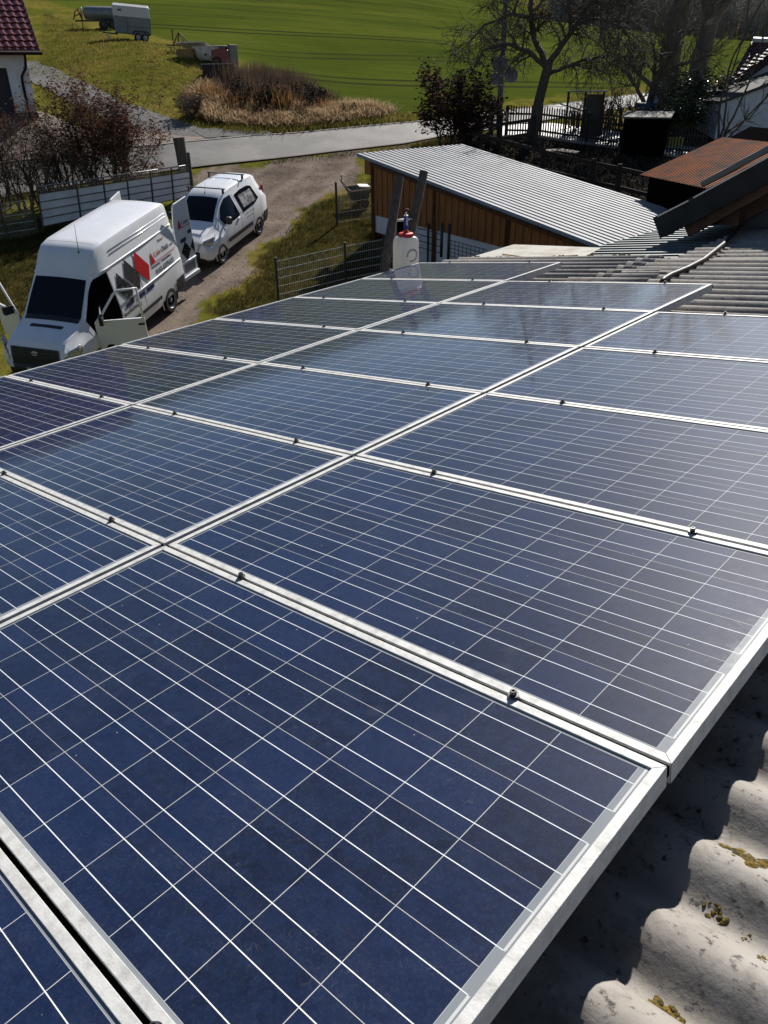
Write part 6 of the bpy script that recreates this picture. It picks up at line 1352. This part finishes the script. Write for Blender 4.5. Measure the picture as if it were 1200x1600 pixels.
# ------------------------------------------------------------------ grass tufts, dry reeds, pebbles (stuff)
def blades(mb, c, n, h, spread, wd, lean=.5, flat=0.0):
    for k in range(n):
        a = rnd.uniform(0, 6.28); q = c + Vector((rnd.gauss(0, spread), rnd.gauss(0, spread), 0)); hh = h * rnd.uniform(.5, 1.25)
        l = Vector((math.cos(a), math.sin(a), 0)) * hh * lean * rnd.random() ; tip = q + l + Vector((0, 0, hh * (1 - flat * rnd.random())))
        sd = Vector((-math.sin(a), math.cos(a), 0)) * wd
        mid = q.lerp(tip, .55) + Vector((0, 0, hh * .08))
        mb.add([q - sd, q + sd, mid + sd * .7, mid - sd * .7, tip], [(0, 1, 2, 3), (3, 2, 4)])
def scatter(poly_px, n, seed=0):
    pr2 = random.Random(seed); P2 = gp(poly_px); xs = [q[0] for q in P2]; ys = [q[1] for q in P2]; o = []
    X = np.array([pr2.uniform(min(xs), max(xs)) for _ in range(n * 4)]); Y = np.array([pr2.uniform(min(ys), max(ys)) for _ in range(n * 4)])
    k = np.nonzero(inside(P2, X, Y))[0][:n]; Zs = heights(X[k], Y[k]); return [Vector((X[i], Y[i], Zs[j])) for j, i in enumerate(k)]
TUFT = M_('meadow_tuft', (.085, .092, .014), .9, 0, (.20, .16, .05), .6, 6, spec=.1)
TUFTD = M_('dark_grass_tuft', (.022, .025, .006), .9, 0, (.066, .052, .016), .9, 5, spec=.1)
MEADOW = [(70, 20), (250, 70), (400, 118), (470, 140), (600, 186), (400, 206), (330, 200), (230, 165), (120, 115), (60, 95)]
mb = MB()
for q in scatter(MEADOW, 5200, 1): blades(mb, q, 5, .13, .14, .012, .8)
for q in scatter([(330, 205), (480, 168), (640, 180), (655, 190), (520, 202), (400, 211)], 1500, 2): blades(mb, q, 6, .22, .12, .012, .8)
o = mb.build('meadow_grass', TUFT); o['kind'] = 'stuff'
mb = MB()
for q in scatter([(560, 262), (556, 300), (480, 325), (420, 400), (330, 490), (420, 500), (560, 450), (600, 400), (575, 380)], 2600, 3): blades(mb, q, 5, .09, .10, .007, .9)
for q in scatter([(-40, 380), (60, 365), (300, 315), (200, 330), (60, 480), (-40, 560)], 1500, 4): blades(mb, q, 5, .10, .10, .008, .9)
for q in scatter([(640, 232), (700, 215), (735, 212), (720, 246), (640, 240)], 500, 5): blades(mb, q, 6, .18, .10, .012, .8)
o = mb.build('yard_grass', TUFTD); o['kind'] = 'stuff'
STRAW = M_('pale_dry_straw', (.46, .34, .21), .9, 0, (.26, .18, .10), 1.2, 5, spec=.1); REED = M_('brown_standing_reed', (.105, .072, .050), .9, 0, (.060, .044, .033), .8, 5, spec=.1); ORANGEGRASS = M_('orange_dry_grass', (.22, .11, .045), .9, 0, (.14, .078, .035), 1.5, 4, spec=.1)
mb = MB()
for q in scatter([(298, 150), (320, 128), (350, 140), (380, 165), (460, 168), (560, 164), (605, 172), (560, 182), (420, 190), (350, 184), (310, 168)], 3000, 6): blades(mb, q + Vector((0, 0, rnd.uniform(0, .22) * (.5 + float(vnoise(q.x, q.y, 1.1, 2))))), 7, .36, .26, .014, 2.6, .92)
o = mb.build('fallen_straw', STRAW); o['kind'] = 'stuff'
mb = MB()
for q in scatter([(345, 152), (352, 132), (400, 120), (450, 128), (525, 156), (500, 168), (420, 168), (370, 160)], 1500, 7):
    nz_ = .5 + .5 * float(vnoise(q.x, q.y, 1.6, 3)); fade = max(.25, min(1, 1.25 - abs(q.x + 7.6) * .16))
    if nz_ > .22: blades(mb, q, 5, 1.15 * fade * (.45 + .65 * nz_), .26, .012, .40)
o = mb.build('dry_reeds', REED); o['kind'] = 'stuff'
mb = MB()
for c, h, n in ((G(437, 176), 1.1, 260), (G(372, 172), .8, 200), (G(330, 156), .8, 160), (G(505, 172), .6, 140), (G(560, 176), .45, 120)): blades(mb, c, n, h, .42, .014, .7)
o = mb.build('orange_grass_clumps', ORANGEGRASS); o['kind'] = 'stuff'
shrub('black tangled bramble heap in the middle of the dry reeds', G(400, 168), 1.2, 14, 3.2, 2600, M_('black_bramble_leaf', (.012, .012, .009), .9, 0, (.035, .028, .02), 2, spec=.05), .07, dict(lift=(-.02, -.05, -.08), kids=(4, 3, 3)), name='bramble')
shrub('low dark bramble at the right end of the dry reeds', G(478, 166), 1.0, 10, 2.6, 1500, bpy.data.materials['black_bramble_leaf'], .07, dict(lift=(-.02, -.05, -.08), kids=(4, 3, 3)), name='bramble')
for (px, py, h), lb in zip(((300, 186, 1.0), (470, 188, .45), (545, 180, .4)), ('small pale dry weed standing where the meadow meets the gravel', 'round dark grass cushion by the road in front of the straw', 'smaller dark grass cushion at the right end of the straw')):
    shrub(lb, G(px, py), h, 10, .9, 500, REED if h > .5 else TUFTD, .06, name='weed_clump', cat='plant')
STONE = M_('loose_stone', (.16, .14, .125), .9, 0, (.085, .073, .064), 30, 3)
mb = MB()
for q in scatter([(310, 266), (633, 228), (560, 246), (540, 300), (430, 372), (320, 478), (240, 560), (210, 500), (296, 300)], 1000, 9):
    e = Matrix.Rotation(rnd.uniform(0, 6), 4, 'Z'); a = rnd.uniform(.01, .03); mb.lathe([(0, .8), (.7, .5), (1, 0), (.8, -.3)], 5, Matrix.Translation(q) @ e @ Matrix.Diagonal((a * 1.3, a, a * .8, 1)))
o = mb.build('loose_stones', STONE); o['kind'] = 'stuff'
mb = MB()
for q in scatter([(700, 250), (760, 215), (960, 230), (1040, 240), (1000, 320), (900, 296)], 2600, 10): blades(mb, q, 4, .16, .12, .02, 1.6, .7)
o = mb.build('garden_litter', M_('dead_garden_litter', (.075, .06, .045), .95, 0, (.03, .025, .02), 2, 4, spec=.05)); o['kind'] = 'stuff'

for k_, a_ in (('brown_beech_leaf', .4), ('copper_leaf', .25), ('reddish_leaf', .4), ('glossy_green_leaf', .2), ('meadow_tuft', .5), ('dark_grass_tuft', .45), ('pale_dry_straw', .5), ('brown_standing_reed', .4), ('orange_dry_grass', .5)): see_through_light(bpy.data.materials[k_], a_)
PALE = M_('pale_ground', (.30, .29, .275), .55, 0, (.22, .21, .20), 1.5, 6, spec=.5)  # pale strips of ground behind the picket fences
drape_strip('pale_strip', gp([(785, 196), (860, 194), (968, 208)]), gp([(785, 213), (842, 213), (966, 231)]), .05, PALE, 40, 6, .05)
drape_strip('pale_strip', gp([(1034, 224), (1100, 234)]), gp([(1034, 241), (1100, 248)]), .05, PALE, 20, 5, .05)

mb = MB()
for q in scatter([(40, 118), (60, 92), (190, 154), (330, 196), (345, 208), (250, 182), (120, 130)], 900, 11): blades(mb, q, 5, .12, .16, .012, .8)
for q in scatter([(50, 132), (90, 152), (170, 186), (210, 207), (150, 190), (80, 158), (45, 140)], 700, 12): blades(mb, q, 5, .12, .18, .012, .8)
for q in scatter([(66, 110), (100, 124), (180, 166), (170, 170), (96, 132)], 420, 13): blades(mb, q, 5, .10, .16, .012, .8)
o = mb.build('gravel_edge_grass', TUFT); o['kind'] = 'stuff'
mb = MB()
for q in scatter([(400, 254), (633, 226), (690, 215), (690, 221), (560, 242), (420, 258)], 500, 14): blades(mb, q, 5, .08, .14, .010, .9)
for q in scatter([(-40, 310), (140, 288), (290, 266), (290, 272), (140, 298), (-40, 325)], 700, 15): blades(mb, q, 5, .12, .14, .010, .9)
o = mb.build('verge_grass', TUFTD); o['kind'] = 'stuff'

mb = MB()
for q in scatter([(300, 168), (340, 180), (430, 184), (560, 178), (612, 174), (600, 184), (520, 194), (430, 200), (340, 194), (300, 182)], 1500, 21): blades(mb, q + Vector((0, 0, rnd.uniform(0, .16))), 7, .34, .24, .016, 2.8, .95)
o = mb.build('fallen_straw', STRAW); o['kind'] = 'stuff'
